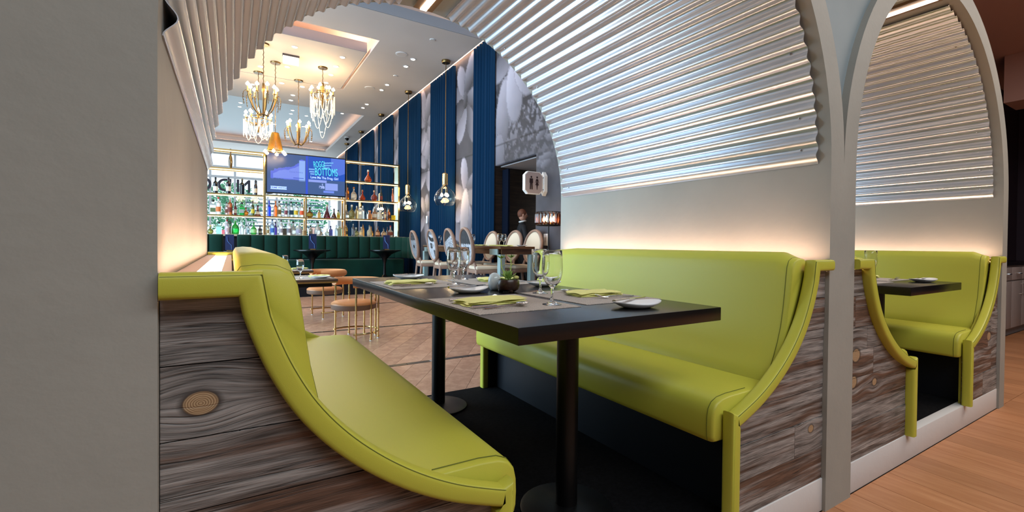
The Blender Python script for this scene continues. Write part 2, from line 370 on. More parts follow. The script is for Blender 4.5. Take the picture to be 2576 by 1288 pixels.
# centre line = outer line moved inwards
def inset(path,d):
    out=[]
    for k in range(len(path)):
        p=Vector(path[k]); a=Vector(path[max(k-1,0)]); b=Vector(path[min(k+1,len(path)-1)]); t=(b-a).normalized(); nrm=Vector((t.y,-t.x)) 
        if nrm.x>0: nrm=-nrm
        out.append((p.x+nrm.x*d,p.y+nrm.y*d))
    return out
ccl=inset(curve,HW)
CENTER=[(.003,1.058-HW),(.157-HW-.002,1.058-HW)]+ccl[2:-1]
TURN=(.680-.0215,.513)
CENTER_R=CENTER[:-1]+[TURN,(TURN[0],ZC)]
INNER=inset(curve,2*HW-.004)
def bench(xw,sg,label,planksplit,bi):
    b=T('booth_bench',label,'bench',group='green booth benches')
    X=lambda s:xw+sg*s
    # --- end panels of reclaimed boards (front) and plain panel (back)
    zsb=planksplit
    inn=[(s,z) for s,z in INNER if z>.5]+[(.640,.5),(.640,ZC)]
    def s_at(z):
        if z<=inn[-2][1]: return .640
        for (s0,z0),(s1,z1) in zip(inn,inn[1:]):
            if z1<=z<=z0: return s0+(s1-s0)*(z0-z)/(z0-z1+1e-9)
        return inn[0][0]
    for (za,zb),cuts in zip(zip(zsb,zsb[1:]),planksplits_cuts(len(zsb)-1,bi,sg)):
        lo_,hi_=zb,za
        edge=[(s_at(lo_+(hi_-lo_)*k/6),lo_+(hi_-lo_)*k/6) for k in range(7)]
        segs=[0.0003]+[c for c in cuts if c<edge[0][0]-.05]+[None]
        pr=random.uniform(0,.006)
        for c0,c1 in zip(segs,segs[1:]):
            if c1 is None: pl=[(c0+.001,lo_+.0012)]+[(e[0],max(lo_+.0012,min(hi_-.0012,e[1]))) for e in edge]+[(c0+.001,hi_-.0012)]
            else:
                if s_at(hi_)<c1+.02:
                    pl=[(c0+.001,lo_+.0012),(c1-.001,lo_+.0012),(c1-.001,min(hi_-.0012,lo_+.04)),(c0+.001,hi_-.0012)] if s_at(hi_)<c0+.02 else [(c0+.001,lo_+.0012),(c1-.001,lo_+.0012),(min(c1-.001,s_at(hi_)),hi_-.0012),(c0+.001,hi_-.0012)]
                else: pl=[(c0+.001,lo_+.0012),(c1-.001,lo_+.0012),(c1-.001,hi_-.0012),(c0+.001,hi_-.0012)]
            G().prism([(X(s),z) for s,z in pl],'y',.9615-pr*.6,.978).ob('plank',barn,b)
    G().prism([(X(.0005),ZC),(X(.64),ZC)]+[(X(s),z) for s,z in inn[::-1][1:]]+[(X(.12),1.02),(X(.0005),1.02)],'y',.979,.990).ob('end_board',vinyl,b)
    G().prism([(X(.0005),ZC),(X(.64),ZC)]+[(X(s),z) for s,z in inn[::-1][1:]]+[(X(.12),1.02),(X(.0005),1.02)],'y',2.735,2.760).ob('end_board',lime_dark,b)
    # --- rolled edge trims, front and back
    for (y0,y1) in ((.921,.968),(2.728,2.774)):
        g=G(); cap_geo(g,xw,sg,CENTER_R,HW,y0,y1)
        tr=g.ob('edge_trim',vinyl,b,smooth=True,angle=50)
        if y0<1:
            off=[(s,z) for s,z in CENTER_R]
            for dd in (.0195,):
                up=[(.004,1.058-.0065)]+[(.15,1.0515)]+inset(curve,.0045)[3:]+[(.674,.512)]
                G().tube([(X(s),.9235,z) for s,z in up],.0012,6).ob('seam',seam,tr)
                G().tube([(X(.674),.9235,.51),(X(.674),.9235,ZC+.004)],.0012,6).ob('seam',seam,tr)
    # --- back cushion
    prof=[(.108,1.02),(.109,1.048),(.118,1.062),(.146,1.065),(.178,1.063),(.202,1.052),(.214,1.028),(.221,.985),(.229,.926),(.239,.86),(.254,.79),(.276,.73),(.300,.68),(.328,.63),(.348,.592),(.348,.55),(.25,.55),(.16,.8),(.115,.96)]
    sec=[]; ys=[(.979,.93),(.982,.965),(.990,.988),(1.004,1.0),(1.018,1.0),(1.034,1.0),(1.05,1.0),(1.3,1.0),(1.9,1.0),(2.4,1.0),(2.706,1.0),(2.720,.988),(2.729,.965),(2.732,.93)]
    cxs=.21; czs=.85; v=[];f=[]; n=len(prof)
    for y,k in ys: v+=[(X(cxs+(s-cxs)*k),y,czs+(z-czs)*(1-(1-k)*.5)+.022*max(0,(z-.96)/.1)*max(0,min(1,(y-1.0)/.05,(2.71-y)/.05))) for s,z in prof]
    for j in range(len(ys)-1):
        for i in range(n): f.append((j*n+i,j*n+(i+1)%n,(j+1)*n+(i+1)%n,(j+1)*n+i))
    f.append(tuple(range(n))); f.append(tuple((len(ys)-1)*n+i for i in range(n)))
    bc=G().add(v,f).ob('back_cushion',vinyl,b,smooth=True,angle=70)
    G().tube([(X(s),1.0025,z+.0008) for s,z in prof[1:15]],.0015,6).ob('seam',seam,bc)
    # --- seat cushion
    prof=[(.2,.434),(.2,.575),(.34,.582),(.50,.585),(.62,.584),(.67,.579),(.698,.567),(.714,.547),(.720,.52),(.7215,.485),(.720,.452),(.716,.435),(.70,.433)]
    ys=[(.973,.965),(.976,.985),(.984,.996),(1.0,1.0),(1.8,1.0),(2.735,1.0),(2.750,.996),(2.758,.985),(2.761,.965)]
    cxs=.45; czs=.508; v=[];f=[]; n=len(prof)
    for y,k in ys: v+=[(X(cxs+(s-cxs)*k),y,czs+(z-czs)*(1-(1-k)*2.4)) for s,z in prof]
    for j in range(len(ys)-1):
        for i in range(n): f.append((j*n+i,j*n+(i+1)%n,(j+1)*n+(i+1)%n,(j+1)*n+i))
    f.append(tuple(range(n))); f.append(tuple((len(ys)-1)*n+i for i in range(n)))
    scu=G().add(v,f).ob('seat_cushion',vinyl,b,smooth=True,angle=70)
    G().tube([(X(s),.997,z+.0009) for s,z in prof[3:12]],.0014,6).ob('seam',seam,scu)
    G().box(min(X(.02),X(.575)),max(X(.02),X(.575)),.992,2.733,ZC,.43).ob('kick_board',lime_dark,b)
    # --- ledge with light strip behind the back cushion
    lw=mat('pale_wood_ledge',(206,170,150),.5)
    for s0,s1 in ((.002,.038),(.084,.104)): G().box(min(X(s0),X(s1)),max(X(s0),X(s1)),.975,2.73,1.025,1.043).ob('ledge_board',lw,b)
    G().box(min(X(.039),X(.083)),max(X(.039),X(.083)),.98,2.725,1.025,1.037).ob('light_strip',warmL,b)
    return b
def planksplits_cuts(n,bi,sg):
    if bi==0 and sg>0: return [[] for _ in range(n)]
    if bi==0: return [[],[],[.3],[],[],[.22],[],[]][:n]
    if sg>0: return [[],[.06],[.18],[.25],[],[],[],[]][:n]
    return [[],[.1],[.05],[.15],[.2],[.12],[.3],[]][:n]
bench(BOOTH[0][0],1,'lime green booth bench nearest, against the left pier, barn board end with one round knot',[1.012,.898,.769,.642,.52,.40,.27,ZC],0)
bench(BOOTH[0][1],-1,'lime green booth bench on the far side of the nearer booth, facing its table',[1.012,.90,.77,.647,.524,.40,.27,ZC],0)
bench(BOOTH[1][0],1,'lime green booth bench behind the middle pillar, seen from its barn board end',[1.012,.89,.745,.64,.517,.392,.30,.19,ZC],1)
bench(BOOTH[1][1],-1,'lime green booth bench at the far end beside the grey cabinets',[1.012,.91,.79,.68,.56,.45,.29,ZC],1)
# ---------------------------------------------------------------- tables in the booths
def booth_table(x0,x1,label,lx=0):
    t=T('dining_table',label,'table',((x0+x1)/2,1.0,ZC))
    hx=(x1-x0)/2; G().box(-hx,hx,0,1.9,.709,.756).ob('tabletop',black,t,bev=.0025,seg=2)
    for y in (.33,1.56):
        l=G().cyl((lx,y,.02),.04,.69,24).ob('leg',blackm,t); G().lathe([(.17,0),(.17,.006),(.16,.010),(.05,.022)],(lx,y,0.001),32).ob('leg_base',blackm,l)
        G().box(lx-.11,lx+.11,y-.11,y+.11,.700,.709).ob('mounting_plate',blackm,t)
    return t
booth_table(.632,1.482,'long black table in the nearer booth, laid for four')
booth_table(3.16,3.96,'black table in the farther booth, seen past the middle pillar',.085)
ZT=.8945
def goblet_geo(h=.193,r=.0375):
    g=G(); k=h/.193
    prof=[(.0345,0),(.0345,.0015),(.022,.004),(.008,.011),(.0045,.022),(.0042,.045),(.0062,.052),(.0045,.058),(.009,.0635),(.022,.074),(.032,.092),(.0368,.115),(.0375,.135),(.0362,.165),(.0345,.193),(.0335,.1935),(.0352,.165),(.0365,.135),(.0358,.115),(.031,.0935),(.021,.0765),(.009,.068),(.0002,.066)]
    g.lathe([(a*k,b*k) for a,b in prof],n=32,cap=False)
    g.f.append(tuple(range(31,-1,-1)))
    return g
gobm=None
def goblet(loc,label,grp,simple=False,s=1.0):
    global gobm
    if gobm is None: gobm=goblet_geo().ob('goblet',gob,smooth=True,angle=60); o=gobm
    else: o=gobm.copy(); COL.objects.link(o)
    o.location=loc; o.scale=(s,s,s); tag(o,label,'glass',grp); return o
# cutlery lying along local +x, base at origin
def spoon(loc,rz,label,grp):
    t=T('spoon',label,'spoon',loc,rz,grp); t.scale=(1.02,1.3,1.25)
    G().tube([(0,0,.003),(.05,0,.004),(.09,0,.006),(.12,0,.008),(.128,0,.007)],[.0055,.0042,.003,.0026,.003],8,flat=.5).ob('handle',steel,t)
    v=[];f=[]
    for j in range(7):
        for i in range(16):
            q=2*PI*i/16; k=j/6; v.append((.15+.024*k*cos(q),.0155*k*sin(q)*(1-.15*cos(q)),.0025+.008*k*k))
    for j in range(6):
        for i in range(16): f.append((j*16+i,j*16+(i+1)%16,(j+1)*16+(i+1)%16,(j+1)*16+i))
    o=G().add(v,f).ob('bowl',steel,t,smooth=True); o.modifiers.new('t','SOLIDIFY').thickness=.0012
    return t
def fork(loc,rz,label,grp):
    t=T('fork',label,'fork',loc,rz,grp); t.scale=(1.02,1.3,1.25)
    G().tube([(0,0,.003),(.05,0,.0045),(.09,0,.008),(.125,0,.007),(.14,0,.004)],[.0055,.0042,.003,.003,.008],8,flat=.4).ob('handle',steel,t)
    for k in (-1.5,-.5,.5,1.5):
        G().tube([(.138,k*.0045,.004),(.155,k*.0047,.0045),(.172,k*.0047,.008),(.188,k*.0045,.013)],[.0017,.0015,.0014,.0008],6).ob('tine',steel,t)
    return t
def knife(loc,rz,label,grp,zt=0):
    t=T('knife',label,'knife',loc,rz,grp); t.scale=(1.02,1.3,1.2)
    G().tube([(0,0,.005),(.03,0,.005),(.095,0,.005)],[.0058,.005,.004],8,flat=.7).ob('handle',steel,t,smooth=True)
    G().prism([(.094,-.004),(.19,-.008),(.212,-.003),(.214,.004),(.094,.004)],'z',.0035,.0052).ob('blade',steel,t)
    return t
def napk(loc,rz,label,grp,l=.2,w=.125,seed=0):
    rnd=random.Random(seed); nx,ny=22,12; t=T('napkin',label,'napkin',loc,rz,grp)
    for k in range(3):   # three folded layers
        v=[];f=[]; z0=.0012+k*.0065; ph=rnd.random()*6
        for sgn in (0,1):
            for i in range(nx+1):
                for j in range(ny+1):
                    x=-l/2+l*i/nx; y=-w/2+w*j/ny; e=min(1,min(i,nx-i)/2.,min(j,ny-j)/2.)**.5
                    wv=.0011*(sin(i*.7+ph+k)+sin(j*.8+i*.3+ph))*(1 if k else .25)
                    v.append((x+k*.004-(.006*sin(j*.6+k)),y+.003*sin(i*.45+k*2),max(.0006,z0+ (wv if k else 0)+(sgn*.0058*e+ .0003))))
        n=(nx+1)*(ny+1)
        for i in range(nx):
            for j in range(ny):
                a=i*(ny+1)+j; f+=[(a,a+ny+1,a+ny+2,a+1),(n+a,n+a+1,n+a+ny+2,n+a+ny+1)]
        for i in range(nx): 
            for a in (i*(ny+1),i*(ny+1)+ny): f.append((a,a+ny+1,n+a+ny+1,n+a))
        for j in range(ny):
            for a in (j,nx*(ny+1)+j): f.append((a,a+1,n+a+1,n+a))
        G().add(v,f).ob('fold',napkin,t,smooth=True,angle=80)
    return t
def plate(loc,rz,label,grp,a=.088,b=.062):
    t=T('side_plate',label,'plate',loc,rz,grp); v=[];f=[]; n=28
    prof=[(0,.003),(.45,.003),(.72,.006),(1,.017),(1.0,.0145),(.72,.0035),(.5,0),(0,0)]
    for k,z in prof:
        for i in range(n):
            q=2*PI*i/n; ex=1+.1*abs(cos(q))**6; v.append((a*max(k,.001)*ex*cos(q),b*max(k,.001)*sin(q),z+(.007*k*k*cos(q)**2 if k>.6 else 0)))
    for j in range(len(prof)-1):
        for i in range(n): f.append((j*n+i,j*n+(i+1)%n,(j+1)*n+(i+1)%n,(j+1)*n+i))
    G().add(v,f).ob('dish',white,t,smooth=True,angle=60)
    return t
def placemat(x0,x1,y0,y1,z,label,grp):
    o=G().box(x0,x1,y0,y1,z,z+.002).ob('placemat',matw); return tag(o,label,'placemat',grp)
P={'NL':'near left','NR':'near right','FL':'far left','FR':'far right'}
zt=ZT; zm=ZT+.0022
# left-hand diners (facing +x): fork side is far (+y); right-hand diners: fork side is near (-y)
sets=[('NL',.640,1.04,1.235,1.675,+1),('FL',.650,1.04,2.11,2.56,+1),('NR',1.085,1.474,1.26,1.71,-1),('FR',1.085,1.474,2.08,2.54,-1)]
desc={'NL':'the left place nearest the camera','FL':'the far left place','NR':'the near place beside the right bench','FR':'the far place behind the succulent'}
for k,x0,x1,y0,y1,d in sets:
    placemat(x0,x1,y0,y1,zt,'woven grey placemat at '+desc[k],'woven placemats on the near table')
    cy=(y0+y1)/2; cx=(x0+x1)/2-.04*d
    napk((cx,cy,zm),(.06 if d>0 else PI-.08),'folded lime napkin at '+desc[k],'lime napkins on the near table',l=.25 if d>0 else .22,w=.12,seed=ord(k[0])+ord(k[1]))
    r=0 if d>0 else PI
    knife((cx-.13*d,cy-.105*d,zm),r+.04,'steel knife beside the napkin at '+desc[k],'knives on the near table')
    spoon((cx-.10*d,cy-.135*d,zm),r+.02,'steel spoon beside the napkin at '+desc[k],'spoons on the near table')
    fork((cx-.11*d,cy+.115*d,zm),r-.05,'steel fork beside the napkin at '+desc[k],'forks on the near table')
    px,py={'NL':(.898,1.83),'FL':(.92,2.70),'NR':(1.205,1.135),'FR':(1.385,1.945)}[k]
    plate((px,py,zt),.1 if d>0 else -.15,'small white leaf-shaped plate beyond '+desc[k],'white side plates on the near table')
    knife((px-.09,py+.02,zt+.019),.25,'butter knife resting on the plate beyond '+desc[k],'butter knives on the near table')
for k,(x,y) in {'NL':(.975,1.32),'FL':(.995,2.215),'NR':(1.155,1.65),'FR':(1.185,2.50)}.items():
    goblet((x,y,zm),'clear stemmed water goblet at '+desc[k],'goblets on the near table')
# egg-shaped shaker and succulent
t=T('salt_shaker','white glazed egg-shaped salt shaker beside the succulent','shaker',(1.057,1.885,zt))
G().lathe([(.012,0),(.02,.001),(.028,.015),(.0315,.034),(.030,.052),(.0235,.07),(.013,.079),(.001,.082)],n=28).ob('body',mat('blue_white_glaze',(214,224,230),.12,noise=(40,(190,206,216),3)),t,smooth=True,angle=60)
for i in range(3): G().ball((.006*cos(i*2.1),.006*sin(i*2.1),.0805),.0015,n=6,m=4).ob('hole',blackm,t)
def succulent(loc,label,s=1.0,full=True):
    t=T('potted_succulent',label,'plant',loc); t.scale=(s,s,s)
    pw=mat('dark_turned_wood',(58,34,24),.3,noise=(30,(34,18,12),4))
    pot=G().lathe([(.034,.004),(.046,.012),(.052,.03),(.050,.048),(.046,.056),(.041,.056),(.04,.048)],n=28).ob('pot',pw,t,smooth=True)
    for a in (.4,2.5,4.5): G().ball((.034*cos(a),.034*sin(a),.007),.012,n=10,m=6).ob('foot',pw,pot)
    G().cyl((0,0,.046),.0415,.006,20).ob('soil',mat('pale_gravel',(150,126,104),.9,noise=(120,(90,70,56),3)),t)
    lf=mat('succulent_green',(140,176,84),.45,noise=(60,(112,152,64),2)); lf2=mat('pale_succulent_green',(178,198,112),.5)
    def leaf(p,dr,ln,wd,m):
        dr=Vector(dr).normalized(); p=Vector(p); pts=[p+dr*ln*k for k in (0,.3,.6,.85,1)]; 
        return G().tube([q+Vector((0,0,.15*ln*k*k)) for q,k in zip(pts,(0,.3,.6,.85,1))],[wd*.5,wd,wd*.95,wd*.6,wd*.08],6,flat=.5).ob('leaf',m,t,smooth=True)
    rnd=random.Random(3)
    for ring,(el,ln,n) in enumerate(((.1,.036,9),(.5,.036,9),(.95,.03,7),(1.3,.022,5))):
        for i in range(n): a=2*PI*i/n+ring*.5; leaf((0.004*cos(a),.004*sin(a),.054+ring*.006),(cos(a)*cos(el),sin(a)*cos(el),sin(el)),ln*rnd.uniform(.85,1.2),.0042,lf)
    if full:
        for (bx,by,tx,ty,h) in ((-.012,0,-.036,.004,.118),(.010,.0,.014,.0,.122)):
            pts=[(bx,by,.05),(bx+(tx-bx)*.3,by,.05+h*.2),(tx*.95,ty,.05+h*.55),(tx,ty,.05+h*.85)]
            G().tube(pts,[.0028,.0026,.0024,.002],7).ob('stem',lf2,t,smooth=True)
            for i in range(9):
                a=i*2.4; z=.05+h*(.86+.012*(i%4)); leaf((tx,ty,z),(cos(a),sin(a),.35),.021*rnd.uniform(.8,1.15),.0034,lf)
            for i in range(4):
                a=i*2.2+1; z=.05+h*(.3+.13*i); k=(z-.05)/h; leaf((bx+(tx-bx)*min(1,k*1.3),ty,z),(cos(a),sin(a),.5),.016,.003,lf2)
        G().ball((.036,-.01,.064),.014,.009,.009).ob('bud',mat('pale_bud',(214,214,130),.5),t,smooth=True)
    return t
succulent((1.072,1.785,zt),'small green succulent in a round dark wooden pot on the near table')
# farther booth table setting
placemat(3.17,3.52,1.2,1.6,zt,'woven placemat on the farther booth table','woven placemats on the farther table'); placemat(3.58,3.94,1.25,1.65,zt,'woven placemat on the farther booth table beside the bench','woven placemats on the farther table')
goblet((3.685,1.385,zm),'clear goblet on the farther booth table, beside the pillar','goblets on the farther table')
napk((3.42,1.42,zm),0,'folded lime napkin on the farther booth table','napkins on the farther table',seed=9)
napk((3.80,1.47,zm),0,'folded lime napkin at the bench side of the farther booth table','napkins on the farther table',seed=12)
fork((3.66,1.27,zm),.1,'steel fork on the farther booth table','cutlery on the farther table')
plate((3.76,1.13,zt),-.1,'small white plate near the end of the farther booth table','plates on the farther table',a=.11,b=.06)
knife((3.68,1.135,zt+.019),.1,'butter knife resting on the plate of the farther booth table','cutlery on the farther table')

# ---------------------------------------------------------------- dining room shell
ZCE=5.28; XW=4.5
struct(G().box(-6.2,-6,-3.5,2.9,0,5.9).ob('wall_left',ceilm)); struct(G().box(-6.2,12,-3.7,-3.5,0,5.9).ob('wall_back',mat('corridor_wall_paint',(150,140,136),.8)))
struct(G().box(-6.2,-6,2.9,26,0,.6).ob('wall_left',ceilm)); struct(G().box(-6.2,-6,2.9,26,5.2,5.9).ob('wall_left',ceilm))
for i in range(8): struct(G().box(-6.15,-6.0,2.9+i*3.2,3.1+i*3.2,.6,5.2).ob('trim_mullion',ceilm))
cg=G()
def hole_slab(g,x0,x1,y0,y1,hx1,hy0,hy1,hx0=-5):
    g.box(x0,x1,y0,hy0,ZCE,ZCE+.1); g.box(x0,x1,hy1,y1,ZCE,ZCE+.1); g.box(hx1,x1,hy0,hy1,ZCE,ZCE+.1); g.box(x0,hx0,hy0,hy1,ZCE,ZCE+.1)
hole_slab(cg,-6,4.40,8.40,14.3,2.60,9.57,13.16); hole_slab(cg,-6,4.40,14.3,26,3.71,15.45,22.7)
cg.box(-6,4.40,8.40,8.44,ZCE+.1,ZCE+.20)
ce=struct(cg.ob('ceiling',ceilm,smooth=False))
struct(G().box(-6.2,4.6,2.7,9.3,5.92,6.0).ob('ceiling_upper',ceilm))
bgp=mat('blue_grey_fascia',(122,130,142),.7)  # ceiling edge faces in a darker blue-grey than the ceiling
struct(G().box(-5.9,4.39,8.385,8.399,ZCE+.001,ZCE+.199).ob('trim_beam_fascia',bgp)); struct(G().box(-4.8,2.514,10.305,10.319,ZCE+.001,ZCE+.209).ob('trim_panel_fascia',bgp)); struct(G().box(2.516,2.53,10.305,13.1,ZCE+.001,ZCE+.209).ob('trim_panel_fascia',bgp))
# tray recesses
def recess(name,x0,x1,y0,y1,zt,m):
    g=G().box(x0,x1,y0,y1,zt,zt+.05); g.box(x0-.05,x0,y0-.05,y1+.05,ZCE+.1,zt+.05); g.box(x1,x1+.05,y0-.05,y1+.05,ZCE+.1,zt+.05); g.box(x0,x1,y0-.05,y0,ZCE+.1,zt+.05); g.box(x0,x1,y1,y1+.05,ZCE+.1,zt+.05)
    struct(g.ob(name,m,smooth=False))
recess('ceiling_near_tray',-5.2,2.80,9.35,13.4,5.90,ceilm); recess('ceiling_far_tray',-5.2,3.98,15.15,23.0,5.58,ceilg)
struct(G().box(-4.8,2.515,10.32,13.12,ZCE,ZCE+.21).ob('ceiling_floating_panel',ceilm))
cv=G()
for b_ in ((-4.7,2.3,10.42,10.46),(2.40,2.44,10.6,12.9)): cv.box(*b_,ZCE+.215,ZCE+.235)
for b_ in ((2.66,2.70,9.6,13.1),(-4.9,2.6,9.42,9.46)): cv.box(*b_,ZCE+.102,ZCE+.12)
struct(cv.ob('trim_cove_light_near',coveL,smooth=False))
cv=G()
for b_ in ((3.80,3.84,15.5,22.6),(-4.9,3.7,22.80,22.84),(-4.9,3.7,15.22,15.26)): cv.box(*b_,ZCE+.102,ZCE+.12)
struct(cv.ob('trim_cove_light_far',mat('far_cove_strip',(255,200,160),.5,emit=11,ecol=(255,196,158)),smooth=False))
struct(G().box(-5.5,4.3,8.47,8.51,ZCE+.202,ZCE+.22).ob('trim_cove_light_beam',mat('beam_cove_strip',(255,200,160),.5,emit=7,ecol=(255,196,158)),smooth=False))
struct(G().box(4.44,4.48,5.0,24,5.34,5.36).ob('trim_cove_light_wall',mat('wall_cove_strip',(255,200,160),.5,emit=14,ecol=(255,206,170)),smooth=False))
struct(G().box(4.40,4.6,2.7,26,5.5,5.56).ob('ceiling_wall_slot',ceilm))
# window wall at the far end with daylight behind
wf=mat('window_frame_paint',(226,230,236),.5)
win=G()
for x in (-6,-3.9,-2.4,-.9,.1,1.9,3.2,4.4): win.box(x,x+.09,25.9,26.0,0,5.28)
for z in (0,1.15,4.15,4.62): win.box(-6,4.5,25.88,26.0,z,z+.1)
wo=struct(win.ob('window_1',wf,smooth=False)); 
pn=G().box(-6,4.5,25.94,25.95,0,5.2).ob('pane',clear,wo); pn['kind']='structure'
lt=mat('dark_window_lettering',(62,58,74),.6)
for ch,x,m_ in (('O',-1.13,0),('D',-.27,1),('N',.5,1),('I',1.02,0),('C',1.66,1)):
    tx=text(ch,'letter',.86,lt,(x,25.86,3.77),(90,0,0),mirror=bool(m_),bold=.012); tag(tx,f'dark window letter {ch}, seen from behind on the far window','letter','mirror-written letters on the far window')
# outside: trees and a slatted white screen
tr=mat('bright_foliage',(96,190,140),.8,noise=(3,(60,140,100),4));  # bright green leaves mottled with a darker green
def tree(x,y,z,r,label):
    t=T('tree',label,'tree',(x,y,0)); rn=random.Random(int(x*10)); G().cyl((0,0,0),.12,z,8).ob('trunk',mat('bark',(90,74,60),.9),t)
    g=G()
    for i in range(1600):
        a=rn.random()*2*PI; e=math.asin(rn.uniform(-1,1)); q=r*rn.random()**.4; c=Vector((q*cos(a)*cos(e),q*sin(a)*cos(e),z+q*.9*sin(e))); s_=rn.uniform(.06,.15)
        u=Vector((rn.uniform(-1,1),rn.uniform(-1,1),rn.uniform(-1,1))).normalized()*s_; w_=Vector((rn.uniform(-1,1),rn.uniform(-1,1),rn.uniform(-1,1))).normalized()*s_
        g.add([c-u,c-w_*.6,c+u,c+w_*.6],[(0,1,2,3)])
    o=g.ob('foliage',tr,t,smooth=False); o['kind']='stuff'
tree(-3.2,28.6,2.2,1.6,'green tree outside the far window at its left end'); tree(-.1,31,3.1,1.7,'green tree outside the far window behind the mirrored D'); tree(3.9,32,3.0,1.8,'green tree outside beyond the slatted screen')
scr=T('slatted_screen','white slatted screen outside the far window','screen',(0,27.5,0))
ss=mat('white_slat_paint',(236,240,244),.5); sd=mat('blue_slat_paint',(96,128,142),.5); base=None
for k in range(16):
    z=.5+k*.2
    G().box(.62,4.4,0,.05,z,z+.085).ob('slat',sd if k%2 else ss,scr)
for x in (.62,1.5,1.62,2.6,3.6): G().box(x,x+.06,.06,.12,0,3.7).ob('post',ss,scr)
struct(G().box(-40,40,26.1,60,-.1,-.02).ob('ground_outside',mat('pale_paving',(214,212,206),.8)))
# ---------------------------------------------------------------- printed mural wall (colours printed on the wall covering)
def vnoise(U_,V_,seed):
    rg=np.random.RandomState(seed); g=rg.rand(64,64)
    u=U_%63; v=V_%63; i=u.astype(int); j=v.astype(int); a=u-i; b=v-j; a=a*a*(3-2*a); b=b*b*(3-2*b)
    return g[i,j]*(1-a)*(1-b)+g[(i+1)%64,j]*a*(1-b)+g[i,(j+1)%64]*(1-a)*b+g[(i+1)%64,(j+1)%64]*a*b
def fbm(U_,V_,seed,o=4):
    r=0;k=1;t=0
    for q in range(o): r=r+k*vnoise(U_*2**q+q*7.3,V_*2**q+q*3.1,seed+q); t+=k; k*=.55
    return r/t
def colgrid(name,P,C,m,parent=None,keep=None):
    """P (ny,nz,3) positions, C (ny,nz,3) linear colours"""
    ny,nz,_=P.shape; me=bpy.data.meshes.new(name); V=P.reshape(-1,3); idx=np.arange(ny*nz).reshape(ny,nz)
    q=np.stack([idx[:-1,:-1],idx[1:,:-1],idx[1:,1:],idx[:-1,1:]],-1).reshape(-1,4)
    if keep is not None: q=q[keep[:-1,:-1].reshape(-1)]
    me.vertices.add(len(V)); me.vertices.foreach_set('co',V.astype(np.float32).ravel()); me.loops.add(len(q)*4); me.loops.foreach_set('vertex_index',q.astype(np.int32).ravel()); me.polygons.add(len(q)); me.polygons.foreach_set('loop_start',np.arange(0,len(q)*4,4,dtype=np.int32)); me.update(calc_edges=True); me.validate()
    a=me.color_attributes.new('Col','FLOAT_COLOR','POINT'); cc=np.ones((len(V),4),np.float32); cc[:,:3]=C.reshape(-1,3); a.data.foreach_set('color',cc.ravel())
    me.materials.append(m); o=bpy.data.objects.new(name,me); COL.objects.link(o)
    if parent: o.parent=parent
    return o
ys=np.arange(5.0,24.01,.03); zs=np.arange(0,5.5,.03); YY,ZZ=np.meshgrid(ys,zs,indexing='ij')
n1=fbm(YY*1.2,ZZ*1.2,1,5); n2=fbm(YY*6,ZZ*6,9,4); n3=fbm(YY*14,ZZ*14,21,3)
val=.15+.10*n1+.05*(n2-.5); 
busy=np.clip(1-np.abs(ZZ-3.5)/1.2,0,1)*(YY<8.3); val=val+busy*np.where(n3>.56,.20,np.where(n3<.44,-.07,0))
warm=np.zeros_like(val)
rg=np.random.RandomState(5)
def petal(cy,cz,ay,az,ang,b0,b1,wm=0):
    global val,warm
    c,s_=math.cos(ang),math.sin(ang); u=((YY-cy)*c+(ZZ-cz)*s_)/ay; v=(-(YY-cy)*s_+(ZZ-cz)*c)/az; d=u*u+v*v; msk=d<1
    sh=b0+(b1-b0)*np.clip(.5+.5*v+.35*u,0,1)+.05*(n2-.5); sh=np.where(d>.86,sh*.8,sh)
    val=np.where(msk,sh,val); warm=np.where(msk,wm,warm)
def flower(cy,cz,r,n,wm=0,ph=0):
    for i in range(n):
        a=ph+2*PI*i/n+rg.uniform(-.2,.2); l=r*rg.uniform(.8,1.25)
        petal(cy+l*.62*math.cos(a),cz+l*.75*math.sin(a),r*.30,l*.62,a-PI/2,rg.uniform(.16,.4),rg.uniform(.4,.75),wm)
    petal(cy,cz,r*.14,r*.28,0,.12,.3,wm)
for (cy,cz,r,n) in ((7.3,4.9,.9,6),(9.45,4.35,.75,7),(9.4,2.2,.6,6),(9.3,1.2,.7,5),(11.9,4.3,.7,7),(11.8,3.2,.6,6),(11.9,1.9,.5,5),(14.5,4.3,.7,6),(14.5,2.6,.6,6),(16.9,4.2,.8,6),(17.0,2.4,.7,6),(19.5,4,.8,6),(19.6,2.2,.7,6)): flower(cy,cz,r,n,ph=rg.rand()*3)
petal(7.75,3.6,.28,.75,.15,.3,.62); petal(7.35,3.95,.3,.6,-.1,.4,.7); petal(7.0,4.2,.3,.5,-.6,.35,.65); petal(7.9,2.9,.22,.4,0,.3,.5)
for i in range(9): petal(5.3+rg.rand()*1.2,1.9+rg.rand()*1.5,.16,.07,rg.uniform(-.4,.4),.2,.38)
petal(9.45,1.75,.22,.62,.1,.45,.7,.6); petal(9.5,1.35,.12,.1,0,.2,.3)
lin=.72*np.clip(val,.02,1)**1.5
C=np.stack([lin*(1.0+.10*warm),lin*(.93+.02*warm),lin*(1.10-.16*warm)],-1)
jy=((YY*1.0)%99); seamz=np.abs(ZZ-3.05)<.012; C[seamz]*=.45
P=np.stack([np.full_like(YY,XW),YY,ZZ],-1)
keep=~((YY>=6.585)&(YY<8.04)&(ZZ<2.64))
mural=mat('printed_mural',(128,128,140),.6,attr=True,spec=.25)
wr=struct(colgrid('wall_right',P,C,mural,keep=keep))
wr.modifiers.new('thick','SOLIDIFY').thickness=.12; wr.modifiers['thick'].offset=1
struct(G().box(4.62,4.66,2.7,5.0,0,5.5).ob('wall_right_near',mat('navy_paint',(60,62,84),.7)))
